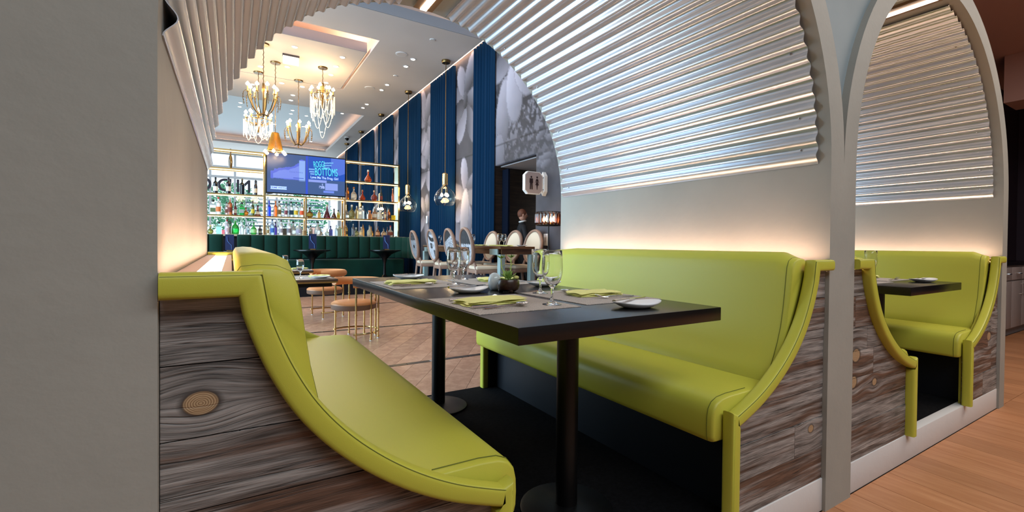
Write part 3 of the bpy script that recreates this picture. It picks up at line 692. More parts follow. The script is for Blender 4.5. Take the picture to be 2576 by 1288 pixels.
# doorway recess to the restrooms
struct(G().box(4.505,8.2,8.045,8.16,0,2.75).ob('wall_doorway_panelled',darkwood)); struct(G().box(4.63,8.2,5.6,8.044,2.655,2.75).ob('ceiling_doorway',mat('soffit_paint',(206,202,206),.8)))
struct(G().box(8.1,8.2,5.6,8.1,0,2.7).ob('wall_doorway_end',darkwood)); struct(G().box(4.63,8.2,5.5,5.6,0,2.7).ob('wall_doorway_side',mat('doorway_dark_paint',(36,32,34),.8)))
point('doorway_fill',(6.6,7.0,1.7),9,(1,.9,.82),.2)  # unseen point lamp added to brighten the doorway soffit
# curtains
def curtain(y0,y1,label,z1=ZCE-.01,xa=4.44,ax='y'):
    y0*=1.033; y1*=1.033
    v=[];f=[]; n=int((y1-y0)/.016); rn=random.Random(int(y0*100)); ph=0; pts=[]
    for i in range(n+1):
        y=y0+(y1-y0)*i/n; ph+=2*PI*.016/(.105+.03*sin(y*3.1)); x=xa+.040*sin(ph)+.010*sin(ph*2.3); pts.append((x,y))
    zz=[.02,1.3,2.6,3.9,z1]
    for k,z in enumerate(zz):
        for (x,y) in pts: v.append((xa+(x-xa)*(1.15 if k==0 else 1-.05*k),y,z))
    m=n+1
    for k in range(len(zz)-1):
        for i in range(n): f.append((k*m+i,k*m+i+1,(k+1)*m+i+1,(k+1)*m+i))
    o=G().add(v,f).ob('curtain',navy,smooth=True,angle=180); o.modifiers.new('t','SOLIDIFY').thickness=.004
    return tag(o,label,'curtain','blue pleated curtains along the mural wall')
for y0,y1,l in ((7.77,8.57,'tall dark blue pleated curtain nearest the restroom doorway'),(9.60,11.0,'tall dark blue pleated curtain behind the nearest glass pendant'),(11.85,13.6,'tall dark blue pleated curtain behind the second glass pendant'),(14.3,15.85,'tall dark blue curtain at the right end of the bar shelf'),(16.6,18.4,'tall dark blue curtain seen through the right bar shelf'),(19.0,21.2,'farthest dark blue curtain, beside the television top')): curtain(y0,y1,l)
o=G().box(4.66,4.70,7.80,8.03,0,2.6).ob('curtain',mat('near_black_curtain',(8,16,32),.9,spec=.1)); tag(o,'short dark blue curtain inside the restroom doorway','curtain')
# restroom sign
t=T('restroom_sign','octagonal white restroom sign with man and woman symbols, projecting from the mural wall','sign',(4.5,6.3,2.12))
so=mat('pale_sign_face',(172,158,160),.5); sw=mat('white_sign_edge',(238,238,240),.4); dk=mat('dark_symbol',(40,20,26),.6)
c=.06; pl=[(-.44,-.185+c),(-.44+c,-.185),(-.09-c,-.185),(-.09,-.185+c),(-.09,.185-c),(-.09-c,.185),(-.44+c,.185),(-.44,.185-c)]
G().prism(pl,'y',-.035,.035).ob('panel',sw,t)
G().prism([(a*.93-.021,b*.93) for a,b in pl],'y',-.038,-.036).ob('face',so,t)
def fig(cx,woman):
    g=G(); g.ball((cx,-.041,.093),.0165,.003,.0165,10,6)
    if woman: g.prism([(cx-.018,.065),(cx+.018,.065),(cx+.01,.02),(cx+.034,-.035),(cx-.034,-.035),(cx-.01,.02)],'y',-.042,-.039); g.prism([(cx-.012,-.035),(cx+.012,-.035),(cx+.003,-.11),(cx-.003,-.11)],'y',-.042,-.039); g.prism([(cx-.02,.06),(cx-.014,.045),(cx-.032,0),(cx-.037,.003)],'y',-.042,-.039); g.prism([(cx+.02,.06),(cx+.014,.045),(cx+.032,0),(cx+.037,.003)],'y',-.042,-.039)
    else: g.prism([(cx-.032,.068),(cx+.032,.068),(cx+.034,.0),(cx+.024,-.01),(cx-.024,-.01),(cx-.034,.0)],'y',-.042,-.039); g.prism([(cx-.024,-.01),(cx-.002,-.01),(cx-.008,-.11),(cx-.027,-.11)],'y',-.042,-.039); g.prism([(cx+.024,-.01),(cx+.002,-.01),(cx+.008,-.11),(cx+.027,-.11)],'y',-.042,-.039)
    g.ob('symbol',dk,t)
fig(-.32,0); fig(-.205,1)
br=G().prism([(-.05,-.13),(0,-.2),(.05,-.13),(.05,.13),(0,.2),(-.05,.13)],'x',-.07,-.002).ob('wall_bracket',sw,t)
for z in (-.1,.1): G().box(-.074,-.0705,-.04,.04,z-.005,z+.005).ob('groove',dk,br)
# ---------------------------------------------------------------- bar shelving
brm=brass
YS0,YS1=12.66,12.98
bar=T('bar_shelf','tall polished brass bar shelving with glass shelves and light strips','shelf',(0,0,0))
gs=mat('shelf_glass',(196,220,206),.1,alpha=.55)
pX=[-2.0,.69,1.61,2.55,4.0]
glow=mat('shelf_light_strip',(255,226,170),.4,emit=3.5,ecol=(255,222,160))
for x in (-2.0,.69,2.55,4.0):
    for y in (YS0,YS1): G().box(x-.022,x+.022,y-.018,y+.018,1.281,3.30).ob('post',brm,bar)
for y in (YS0,YS1): G().box(1.59,1.63,y-.018,y+.018,1.281,2.26).ob('post',brm,bar)
shelves=[(-2.0,.69,(1.74,2.235,2.835,3.27)),(.69,2.55,(1.74,2.265)),(2.55,4.0,(1.755,2.255,2.76,3.29))]
for x0,x1,zz in shelves:
    for z in zz:
        for y in (YS0-.02,YS1+.0): G().box(x0+.024,x1-.024,y-.012,y+.012,z-.034,z-.002).ob('rail',brm,bar)
        for x in (x0+.03,x1-.05): G().box(x,x+.02,YS0,YS1,z-.03,z-.008).ob('cross_rail',brm,bar)
        G().box(x0+.03,x1-.03,YS0-.004,YS0+.006,z-.052,z-.036).ob('light_strip',glow,bar)
        if z<3.2: G().box(x0+.025,x1-.025,YS0+.0,YS1-.0,z-.006,z-.0005).ob('glass_shelf',gs,bar)
G().box(3.97,3.98,YS0+.02,YS1-.02,1.3,3.25).ob('side_pane',gs,bar)
cn=T('back_bar_counter','dark bar counter under the brass shelving','counter',(0,0,0)); G().box(-3,4.1,12.35,13.1,1.24,1.28).ob('worktop',mat('counter_stone',(200,180,150),.3),cn); G().box(-3,4.1,12.45,13.1,0,1.238).ob('front',lime_dark,cn)
# television
tvw,tvh=1.842,1.0; t=T('television','wide flat television showing blue pictures, hung on the brass shelving','television',(1.624,12.52,2.79))
G().box(-tvw/2,tvw/2,-.02,.04,-tvh/2,tvh/2).ob('casing',blackm,t,bev=.004); G().box(-.2,.2,.041,.12,-.15,.15).ob('mount',blackm,t)
xs=np.linspace(-.895,.895,260); zs2=np.linspace(-.475,.475,140); A_,B_=np.meshgrid(xs,zs2,indexing='ij'); n=fbm((A_+1)*5,(B_+1)*5,44,4); n_=fbm((A_+1)*14,(B_+1)*14,47,3)
u=A_/.895; v=B_/.475; C=np.zeros(A_.shape+(3,)); C[:]=S(66,96,150)[:3]
def reg(mask,col,a=1.0): C[mask]=C[mask]*(1-a)+np.array(S(*col)[:3])*a
top=.15+.5*np.clip((u+.9)/.9,0,1)+.35*(n-.5)+.12*(u>-.22)
reg((v<top)&(v>-.30+.1*(n_-.5))&(u<-.06)&(u>-.92),(96,116,232)); reg((v<top-.14)&(v>-.26)&(u<-.08)&(u>-.86),(128,150,246)); reg((v<.72)&(v>-.36)&(u<-.06)&(u>-.22),(150,186,255))
reg((v<-.18)&(v>-.22)&(u<-.1)&(u>-.36),(30,70,200)); reg((np.abs(u+.02)<.03),(50,84,220)); reg((u>.02)&(v>-.2),(24,84,200),.9); reg((u>.02)&(u<.5)&(v<-.22)&(v>-.34),(150,170,250))
reg((u>.46)&(u<.8)&(v<-.36)&(v>-.74),(150,172,252)); reg((u>.3)&(u<.45)&(n_>.5)&(v<-.4)&(v>-.66),(170,190,255)); reg((u>.42)&(u<.7)&(v<-.76)&(v>-.88),(120,150,250))
reg((u>.62)&(v>.1+ .8*np.abs(u-.85)),(96,130,236),.8); reg((v<-.3)&(u<-.06),(70,100,158),.6)
for k in range(3):
    reg((u>.42)&(u<.68-.05*k)&(np.abs(v-.72+.13*k-.2*(u-.5))<.035),(120,190,250)); reg((u>.03+.02*k)&(u<.18)&(np.abs(v-.32+.12*k)<.035),(130,190,255))
scr_m=mat('tv_picture',(90,120,220),.3,attr=True,emit=.95,spec=.3)
colgrid('screen',np.stack([A_,np.full_like(A_,-.0215),B_],-1),C,scr_m,t)
tl=mat('tv_green_text',(70,190,200),.4,emit=.9); tw_=mat('tv_white_text',(150,176,250),.4,emit=.9); tb=mat('tv_blue_text',(70,90,170),.4,emit=.4)

def fit(o,wd,tilt_=0):
    w0=max(v.co.x for v in o.data.vertices)-min(v.co.x for v in o.data.vertices); o.scale=(wd/w0,1,1); o.rotation_euler=(PI/2,-tilt_,0); return o
fit(text('ROGGI','caption',.22,tl,(.27,-.024,.285),(90,0,0),t,.001),.26,.12); fit(text('BOTTOMS','caption',.27,tl,(.44,-.024,.10),(90,0,0),t,.001),.54,.03)
fit(text('Love Me The Frog, Girl','caption',.085,tw_,(.40,-.024,-.045),(90,0,0),t,.001,bold=.002),.66); fit(text('Dental Artistry','caption',.05,tb,(-.26,-.024,.05),(90,0,0),t,.001),.3)
G().box(-.82,-.47,-.0245,-.023,-.40,-.325).ob('caption_box',tw_,t); text('CRIME WATCH','caption',.052,tb,(-.645,-.026,-.362),(90,0,0),t,.001,bold=.001)
# ---------------------------------------------------------------- bottles
BT={
'tall':[(.036,0),(.037,.01),(.037,.19),(.030,.225),(.014,.25),(.0125,.30),(.0145,.302)],
'whisky':[(.042,0),(.043,.01),(.043,.2),(.036,.228),(.016,.245),(.0155,.285),(.017,.288)],
'square':[(.050,0),(.052,.008),(.052,.15),(.045,.172),(.018,.185),(.0165,.215),(.02,.217)],
'round':[(.035,0),(.062,.03),(.072,.07),(.062,.115),(.03,.142),(.016,.155),(.015,.2),(.02,.202)],
'slim':[(.026,0),(.028,.01),(.036,.16),(.03,.23),(.013,.3),(.012,.37),(.015,.372)],
'bell':[(.066,0),(.068,.015),(.05,.06),(.034,.1),(.02,.14),(.015,.2),(.018,.202)],
'drop':[(.03,0),(.05,.01),(.082,.055),(.062,.1),(.03,.15),(.016,.175),(.016,.215),(.024,.23),(.02,.24)],
'oval':[(.045,0),(.062,.02),(.066,.1),(.055,.15),(.02,.19),(.016,.25),(.02,.252)],
'box':[(.05,0),(.052,.004),(.052,.11),(.05,.114)],
'jar':[(.05,0),(.055,.008),(.055,.1),(.045,.125),(.028,.135),(.028,.165),(.034,.17)],
}
SQ={'square','box','jar'}
def bmat(c):
    k='bottle_glass_%02x%02x%02x'%c
    return mat(k,c,.06,trans=.55,ior=1.45,coat=.5)
btc={}
def bottle(x,z,h,kind,col,cap,lab,label,grp,y=12.80):
    key=(kind,col,cap,lab); prof=BT[kind]; H0=prof[-1][1]
    t=T('bottle',label,'bottle',(x,y,z),0,grp)
    if key in btc:
        for me,nm in btc[key]: o=bpy.data.objects.new(nm,me); COL.objects.link(o); o.parent=t
    else:
        n=4 if kind in SQ else 14; r=1.2 if n==4 else 1.0; l=[]
        g=G().lathe([(a*r,b) for a,b in prof],n=n)
        if n==4: g.v=[((x_*cos(PI/4)-y_*sin(PI/4)),(x_*sin(PI/4)+y_*cos(PI/4)),z_) for x_,y_,z_ in g.v]
        o=g.ob('body',bmat(col),t,smooth=(n>4),bev=.006 if n==4 else 0,angle=50); l.append((o.data,'body'))
        if cap:
            o=G().lathe([(prof[-1][0]*1.02,H0+.0005),(prof[-1][0]*1.02,H0+.035),(prof[-1][0]*.7,H0+.04)],n=10).ob('cap',mat('cap_%02x%02x%02x'%cap,cap,.4),t); l.append((o.data,'cap'))
        if lab:
            zz=[p for p in prof]; ra=max(p[0] for p in prof)*r; 
            if n==4:
                w_=ra*.6; o=G().box(-w_,w_,-ra*.7071-.0028,-ra*.7071-.0008,H0*.2,H0*.52).ob('label',mat('label_%02x%02x%02x'%lab,lab,.6),t)
            else:
                lo,hi=(.18,.5); g=G(); v=[];f=[]
                def rad(z_):
                    for (a,b),(c_,d_) in zip(prof,prof[1:]):
                        if b<=z_<=d_: return a+(c_-a)*(z_-b)/(d_-b+1e-9)
                    return prof[0][0]
                for i in range(11):
                    q=-PI/2-1.15+2.3*i/10
                    for zz_ in (H0*lo,H0*(lo+hi)/2,H0*hi):
                        for e in (.0012,.0022): v.append(((rad(zz_)+e)*cos(q),(rad(zz_)+e)*sin(q),zz_))
                for i in range(10):
                    for k in range(2):
                        a=i*6+k*2; f+=[(a,a+6,a+8,a+2),(a+1,a+3,a+9,a+7)]
                    f+=[(i*6,i*6+1,i*6+7,i*6+6),(i*6+4,i*6+10,i*6+11,i*6+5)]
                f+=[(0,2,3,1),(2,4,5,3),(60,61,63,62),(62,63,65,64)]
                o=g.add(v,f).ob('label',mat('label_%02x%02x%02x'%lab,lab,.6),t)
            l.append((o.data,'label'))
        btc[key]=l
    top=H0+(.04 if cap else 0); k=h/top; k*=1.08; t.scale=(min(k,1.4),min(k,1.4),k)
CL=(226,232,232); DK=(24,20,24); W=(226,222,214); OL=(110,74,16); AM=(206,112,26); BR=(110,50,24); GN=(20,150,60); BL=(20,60,220)
Z4,Z3,Z2,Z1=1.281,1.741,2.236,2.836
def rowb(grp,where,L_):
    for q_,(x,z,h,kind,col,cap,lab,d) in enumerate(L_): bottle(x,z,h,kind,col,cap,lab,d+' '+where,grp,y=12.75 if q_%2 else 12.895)
rowb('bottles on the left bar shelves','on the high shelf left of the television',[(-.02,Z1,.45,'slim',OL,(60,40,20),None,'tall slim olive bottle alone')])
rowb('bottles on the left bar shelves','on the shelf just left of the television',[(-.32,Z2,.36,'whisky',DK,DK,W,'leftmost dark whisky bottle'),(-.06,Z2,.36,'whisky',(30,18,28),DK,(214,206,190),'second dark whisky bottle'),(.22,Z2,.37,'whisky',(10,12,22),(120,100,70),None,'black bottle without a label'),(.5,Z2,.34,'tall',(34,20,30),DK,(196,176,150),'rightmost dark bottle with a tan label')])
rowb('bottles on the left bar shelves','on the middle shelf by the left arch',[(-.37,Z3,.33,'square',CL,(30,40,30),(96,110,70),'clear bottle with an olive label'),(-.26,Z3,.38,'whisky',CL,(190,80,70),(214,118,60),'clear bottle with orange label and red top'),(-.1,Z3,.29,'tall',(220,200,196),(60,20,20),(160,110,100),'small pinkish bottle'),(-.03,Z3,.37,'whisky',(170,92,50),(200,190,180),(120,50,40),'brown whisky bottle with a white cap'),(.08,Z3,.30,'tall',(96,24,34),DK,W,'dark red bottle with a low white label'),(.21,Z3,.29,'square',(24,140,60),DK,(150,160,160),'green square bottle with a big grey label'),(.3,Z3,.19,'round',(220,130,40),(120,60,20),None,'squat amber bottle'),(.44,Z3,.33,'tall',(60,70,20),(60,30,20),(200,180,50),'dark green bottle with a yellow label'),(.55,Z3,.25,'bell',(120,44,30),(50,20,20),W,'brown bell-shaped decanter')])
rowb('bottles on the bar counter','on the counter by the left arch',[(-.42,Z4,.2,'round',(150,150,70),(220,200,120),None,'round gold-green bottle'),(-.25,Z4,.27,'square',(150,214,204),DK,None,'pale teal square bottle'),(-.15,Z4,.1,'box',(220,110,120),None,None,'tiny pink bottle'),(-.09,Z4,.32,'whisky',(214,206,220),(150,40,40),(200,180,190),'pale violet bottle with a red top'),(.08,Z4,.31,'oval',(40,200,80),None,None,'bright green shaker-shaped bottle'),(.22,Z4,.28,'whisky',(206,216,226),(150,160,170),None,'clear silver-capped bottle'),(.35,Z4,.26,'tall',(200,220,230),(40,60,80),(150,190,214),'clear bottle with a pale blue label'),(.46,Z4,.28,'oval',(50,190,80),(30,90,40),(150,200,140),'green bottle with a pale label'),(.60,Z4,.22,'square',DK,DK,(150,160,150),'black square bottle')])
rowb('bottles under the television','on the shelf under the television',[(.8,Z3,.37,'tall',BL,BL,None,'cobalt blue bottle'),(.93,Z3,.36,'tall',(240,110,30),(200,110,50),None,'orange bottle'),(1.02,Z3,.37,'whisky',(220,214,196),(60,50,40),(150,130,80),'clear bottle with a khaki label'),(1.16,Z3,.33,'tall',(226,210,206),(60,60,60),(130,70,80),'clear bottle with a plum label'),(1.29,Z3,.37,'whisky',CL,DK,(50,80,110),'clear bottle with a navy label'),(1.39,Z3,.35,'whisky',CL,DK,(214,180,40),'clear bottle with a yellow label'),(1.455,Z3,.24,'slim',(206,210,206),DK,None,'small thin clear bottle'),(1.52,Z3,.35,'whisky',(222,222,214),(120,40,40),(220,90,50),'clear bottle with a red-orange label'),(1.73,Z3,.26,'round',(140,90,20),DK,(190,160,60),'round dark gold bottle'),(1.93,Z3,.20,'square',(176,130,70),(120,80,40),None,'small amber square bottle'),(2.15,Z3,.34,'bell',(120,36,60),(214,200,170),None,'maroon tapered bottle with a cork'),(2.3,Z3,.24,'bell',(90,48,40),(60,30,30),None,'brown tapered bottle'),(2.43,Z3,.22,'square',(224,214,120),DK,(214,170,40),'small yellow bottle with a black cap')])
rowb('bottles on the bar counter','on the counter under the television',[(.77,Z4,.27,'whisky',(222,214,190),DK,(190,160,110),'clear bottle with a tan label'),(.86,Z4,.36,'whisky',(170,200,236),(90,110,150),(60,110,200),'clear bottle with a blue foot'),(.94,Z4,.31,'tall',(70,50,150),DK,None,'purple bottle'),(1.05,Z4,.35,'whisky',(236,236,240),DK,(150,150,164),'frosted white bottle with a black cap'),(1.14,Z4,.16,'box',(60,50,40),None,None,'little dark box-like bottle'),(1.23,Z4,.36,'whisky',(238,238,242),(230,230,230),(120,120,130),'frosted white bottle with a white cap'),(1.34,Z4,.33,'oval',(214,224,224),DK,None,'clear oval bottle with a black stopper'),(1.46,Z4,.32,'oval',(206,220,226),(206,220,226),(150,150,176),'clear rounded bottle with a pointed stopper'),(1.56,Z4,.12,'box',(206,180,150),None,None,'beige box'),(1.73,Z4,.24,'square',(150,150,140),DK,(110,100,90),'grey square bottle'),(1.82,Z4,.2,'box',(224,180,170),None,None,'pink box-like bottle'),(1.9,Z4,.34,'oval',(214,220,220),DK,None,'clear tall bottle with a black cap'),(1.985,Z4,.19,'round',(206,206,200),(190,180,170),(214,200,180),'small round clear bottle'),(2.13,Z4,.18,'round',(196,214,206),(214,214,206),None,'round clear flask'),(2.24,Z4,.25,'square',(90,100,170),(50,50,90),None,'blue-violet square bottle'),(2.36,Z4,.27,'whisky',(190,206,214),(150,160,170),None,'pale grey-blue bottle'),(2.47,Z4,.26,'square',(196,206,170),None,None,'pale green square bottle')])
rowb('bottles on the right bar shelves','on the upper right bar shelf',[(3.21,2.762,.33,'drop',(214,84,20),(230,224,206),None,'ornate amber decanter alone')])
rowb('bottles on the right bar shelves','on the middle right bar shelf',[(2.67,2.257,.36,'tall',(224,120,20),DK,(150,90,60),'tall amber bottle with a black cap'),(2.8,2.257,.32,'oval',(214,200,180),(190,120,60),(230,220,200),'clear bottle with a cream label'),(3.06,2.257,.28,'drop',(200,56,16),(190,120,70),None,'teardrop red-amber decanter'),(3.34,2.257,.27,'round',(160,44,20),(200,150,110),(110,30,20),'round red-brown decanter'),(3.57,2.257,.34,'tall',(50,46,40),DK,(120,50,50),'dark wine bottle'),(3.85,2.257,.35,'slim',(190,100,60),(206,140,90),(150,80,60),'slim amber bottle')])
rowb('bottles on the right bar shelves','on the lower right bar shelf',[(2.62,1.757,.22,'oval',(190,196,200),(214,214,214),None,'small clear bottle nearest the television side'),(2.75,1.757,.34,'oval',(150,140,80),(214,214,206),(120,110,60),'olive bottle with a glass stopper'),(2.91,1.757,.33,'whisky',(220,190,130),(230,230,230),None,'clear bottle half full of amber'),(2.985,1.757,.27,'square',(222,222,214),None,None,'clear square decanter'),(3.07,1.757,.34,'whisky',(196,204,206),(226,226,226),None,'clear glass bottle'),(3.22,1.757,.22,'jar',(214,140,84),(206,130,80),None,'copper jar'),(3.39,1.757,.33,'oval',(206,150,110),(214,214,214),(230,224,214),'amber bottle with a white label'),(3.49,1.757,.28,'oval',(230,226,214),(226,226,226),None,'clear oval bottle'),(3.56,1.757,.24,'round',(224,224,220),(206,206,206),None,'round clear decanter'),(3.64,1.757,.31,'tall',(130,70,40),DK,(190,170,140),'brown bottle with a tan label'),(3.79,1.757,.31,'whisky',(190,96,20),DK,(90,50,30),'dark amber bottle'),(3.875,1.757,.12,'box',(224,190,50),None,None,'small yellow bottle')])
rowb('bottles on the bar counter','on the counter at the right end of the bar',[(2.64,Z4,.30,'whisky',(190,140,50),DK,(70,60,30),'gold bottle with a dark label'),(2.79,Z4,.31,'whisky',(90,90,96),(150,150,150),None,'smoke-grey bottle'),(2.9,Z4,.23,'round',(150,160,110),(206,206,196),(190,196,150),'green-tinted round bottle'),(3.0,Z4,.24,'oval',(206,190,160),(214,206,196),(200,170,120),'clear bottle with a gold label'),(3.08,Z4,.33,'tall',(206,140,60),DK,None,'tall amber bottle'),(3.22,Z4,.29,'oval',(206,200,180),(96,84,60),(160,150,120),'clear bottle with a wide label'),(3.3,Z4,.26,'oval',(214,150,60),(120,80,40),None,'golden bottle'),(3.44,Z4,.27,'oval',(110,56,30),(60,40,40),(180,130,90),'wide brown bottle'),(3.65,Z4,.24,'round',(200,170,140),DK,(220,190,150),'clear round-shouldered bottle'),(3.71,Z4,.26,'tall',(96,44,30),DK,None,'dark brown bottle'),(3.84,Z4,.30,'oval',(200,190,180),(170,20,40),(120,50,30),'bottle with a red cap')])
# ---------------------------------------------------------------- dais and green banquette
ZD=.30
pf=struct(G().box(-6,4.36,10.15,12.2,0,ZD).ob('floor_dais',lime_dark)); struct(G().box(2.86,4.36,6.3,10.14,0,ZD).ob('floor_side_dais',mat('dais_boards',(110,80,60),.6)))
def channel(g,w_,h,d=.13):
    n=8; prof=[(0,0),(0,.0)]; v=[];f=[]
    zz=[0,.04,.12,h*.5,h-.1,h-.03,h]
    for k,z in enumerate(zz):
        e=[.75,.95,1,1,1,.9,.55][k]
        for i in range(n+1):
            q=PI*i/n; v.append((-w_/2*cos(q)*.995,-d*.5*sin(q)**.6*e-.02,z))
    m=n+1
    for k in range(len(zz)-1):
        for i in range(n): f.append((k*m+i,k*m+i+1,(k+1)*m+i+1,(k+1)*m+i))
    for z0,k in ((0,0),(h,len(zz)-1)): 
        b=len(v); v+=[(-w_/2,.03,zz[k]),(w_/2,.03,zz[k])]; f.append(tuple([k*m+i for i in range(m)]+[b+1,b]))
    f.append((0,len(v)-4,len(v)-2,(len(zz)-1)*m)); f.append((m-1,(len(zz)-1)*m+m-1,len(v)-1,len(v)-3)); f.append((len(v)-4,len(v)-3,len(v)-1,len(v)-2))
    return g.add(v,f)
def banq(label,x0,x1,curve_end):
    t=T('banquette',label,'banquette',(0,0,ZD)); w_=.243; o=None; x=x0+w_/2
    def place(x,y,rz):
        nonlocal o
        if o is None: o=channel(G(),w_,.50).ob('channel_pad',greenv,t,smooth=True,angle=75); p=o
        else: p=o.copy(); COL.objects.link(p); p.parent=t
        p.location=(x,y,.455); p.rotation_euler=(0,0,rz)
    while x<x1-.1: place(x,11.0,0); x+=w_
    xe=x-w_/2
    if curve_end:
        for k in range(5):
            a=(k+.5)/5*PI/2; rr=.62; place(xe+rr*sin(a),11.0-rr+rr*cos(a),-a)
        for k in range(1): place(xe+.62,10.38-w_*.5-w_*k,-PI/2)
        xe+=.5
    G().box(x0,xe-.02,10.60,10.98,.02,.44).ob('seat',greenv,t,bev=.04,seg=3); G().box(x0,xe-.05,11.03,11.2,0,.94).ob('back_board',lime_dark,t)
    return t
banq('long dark green channel-tufted velvet banquette below the bar shelving',.10,3.15,True)
banq('short dark green velvet banquette at the left, partly behind the booth bench',-1.6,-.08,False)
def tulip(x,y,label):
    t=T('pedestal_table',label,'table',(x,y,ZD)); h=.64+.0
    G().lathe([(.19,0),(.19,.008),(.1,.03),(.035,.10),(.028,.34),(.06,.46),(.16,.56),(.30,.62),(.36,.635),(.36,.655)],n=32).ob('pedestal_and_top',black,t,smooth=True,angle=40)
    return t
tulip(1.44,9.99+.35,'black tulip-shaped pedestal table in front of the middle of the green banquette'); tulip(2.95,9.99+.35,'black tulip-shaped pedestal table at the curved end of the green banquette')
def menu(x,y,z,label):
    t=T('menu_card',label,'menu card',(x,y,z),0,'blue menu cards'); G().box(-.075,.075,-.004,.004,.02,.33).ob('card',mat('navy_card',(30,44,84),.35),t)
    G().box(-.05,.05,-.03,.03,0,.02).ob('stand',brass,t)
    G().tube([(-.045,-.006,.29),(-.035,-.006,.20),(.0,-.006,.15),(.03,-.006,.12),(.035,-.006,.03)],[.012,.016,.018,.013,.008],6,flat=.25).ob('swoosh',mat('pale_blue_print',(110,150,214),.4),t,smooth=True)
menu(1.44,10.3,ZD+.656,'blue menu card standing on the middle pedestal table'); menu(2.98,10.3,ZD+.656,'blue menu card standing on the pedestal table at the curved end')
menu(-.03,10.75,ZD+.62,'blue menu card between the two green banquettes')
tl_=T('pedestal_table','small black table between the two green banquettes','table',(-.03,10.75,ZD)); G().lathe([(.14,0),(.02,.02),(.02,.59),(.13,.60),(.13,.619)],n=20).ob('pedestal_and_top',black,tl_)

#@@PART3

# ---------------------------------------------------------------- ceiling fittings
base=None
DL=[(1.153,10.86),(2.131,10.876),(2.114,11.519),(2.111,12.159),(2.110,12.829),(.591,12.5),(1.132,12.18),(.47,14.03),(1.484,14.42),(1.489,14.97),(1.124,13.5),(1.622,13.5),(3.507,10.12),(3.507,10.62),(3.496,12.11),(3.486,12.6),(3.472,14.13),(3.461,14.57),(.228,16.07),(.214,16.55),(1.644,16.07),(1.646,16.54),(2.106,16.52),(3.046,15.57),(.5,17.6),(1.3,18.3),(2.2,18.1),(2.9,18.6),(.9,20.4),(1.9,20.2),(2.8,20.6),(-.3,13.4)]
for i,(x,y) in enumerate(DL):
    far=15.45<y; z=5.578 if far else 5.278
    if far: x*=1.072; y*=1.072
    if y>22.6: continue
    if base is None:
        base=T('ceiling_downlight','small round recessed downlight in the dining room ceiling','ceiling light',(x,y,z),0,'downlights in the dining room ceiling')
        G().lathe([(.055,-.006),(.068,-.004),(.068,.0)],n=16).ob('trim_ring',white,base); G().cyl((0,0,-.0075),.045,.002,14).ob('lamp',downL,base)
    else:
        o=dup(base); o.location=(x,y,z)
for (x,y,l) in ((3.196,9.986,'round white ceiling speaker nearest the tray recess'),(3.17,12.614,'round white ceiling speaker farther along the tray recess'),(3.508,8.944,'small round white ceiling sensor by the near beam'),(3.489,11.365,'small round white ceiling sensor between the speakers')):
    r=.13 if 'speaker ' in l+' ' and 'round white ceiling speaker' in l else .06
    t=T('ceiling_speaker' if r>.1 else 'ceiling_sensor',l,'speaker' if r>.1 else 'sensor',(x,y,5.28)); G().lathe([(r*.8,-.008),(r,-.006),(r,0)],n=24).ob('rim',white,t); G().cyl((0,0,-.011),r*.8,.003,24).ob('grille',ceilm,t)
t=T('ceiling_sign','small white lit sign box on the tray ceiling above the chandeliers','sign',(1.129,11.40,5.28)); G().box(-.17,.17,-.05,.05,-.035,0).ob('mount',mat('grey_metal',(90,80,80),.4,.5),t); G().box(-.16,.16,-.03,.03,-.20,-.036).ob('face',mat('lit_sign_face',(250,244,226),.4,emit=.9),t)
t=T('security_camera','small white dome security camera on the far ceiling','camera',(3.9,19.0,5.28)); G().cyl((0,0,-.03),.09,.03,16).ob('mount',white,t); G().ball((0,0,-.06),.075,n=14,m=8).ob('dome',blackm,t)
def chain(g,z0,z1,x=0,y=0):
    n=int((z1-z0)/.05)
    g.tube([(x+(.006 if i%2 else -.006),y+(.006 if i%4<2 else -.006),z0+(z1-z0)*i/n) for i in range(n+1)],.008,5)
def canopy(t,dz,m=brassd):
    g=G().lathe([(.10,dz-.03),(.11,dz-.012),(.11,dz-.001)],n=20); g.ob('ceiling_canopy',m,t)
def bulb(p,t,r=.022):
    G().lathe([(.004,0),(r,.025),(r*.95,.045),(r*.4,.075),(.002,.09)],p,10).ob('bulb',bulbL,t)
def armchandelier(x,y,zb,R,n,zt_,label,drop=.5):
    t=T('chandelier',label,'chandelier',(x,y,zb),0); H=zt_-zb; canopy(t,H)
    g=G(); chain(g,.12,H-.03); g.ob('chain',brassd,t); G().lathe([(.02,-drop-.08),(.006,-drop-.02),(.03,-drop+.02),(.018,-drop+.06),(.014,-.1),(.03,-.04),(.03,.02),(.02,.12)],n=12).ob('column',brassd,t)
    for i in range(n):
        a=2*PI*i/n; ca,sa=cos(a),sin(a); rr=R*(1 if i%2 else .82)
        ar=G().tube([(ca*q*rr,sa*q*rr,z) for q,z in ((.05,-drop+.03),(.35,-drop+.0),(.7,-drop*.75),(.92,-drop*.45),(1,-.13))],.011,6).ob('arm',brassd,t,smooth=True)
        G().lathe([(.03,-.13),(.036,-.12),(.015,-.11),(.015,-.01)],(ca*rr,sa*rr,0),10).ob('candle_sleeve',mat('gold_sleeve',(226,180,110),.3,.6),ar)
        bulb((ca*rr,sa*rr,-.008),t,.038)
        q=G().tube([(ca*rr,sa*rr,-.13),(ca*rr*1.12,sa*rr*1.12,-.10),(ca*rr*1.27,sa*rr*1.27,-.16),(ca*rr*1.30,sa*rr*1.30,-.28),(ca*rr*1.22,sa*rr*1.22,-.4)],.006,5)
        for k in range(4): q.ball((ca*rr*(1.29-.02*k),sa*rr*(1.29-.02*k),-.2-.055*k),.011,n=6,m=4)
        q.ob('scroll',brassd,ar)
    point('chandelier_light',(x,y,zb-.0),19,(1,.74,.42),.25)
    return t
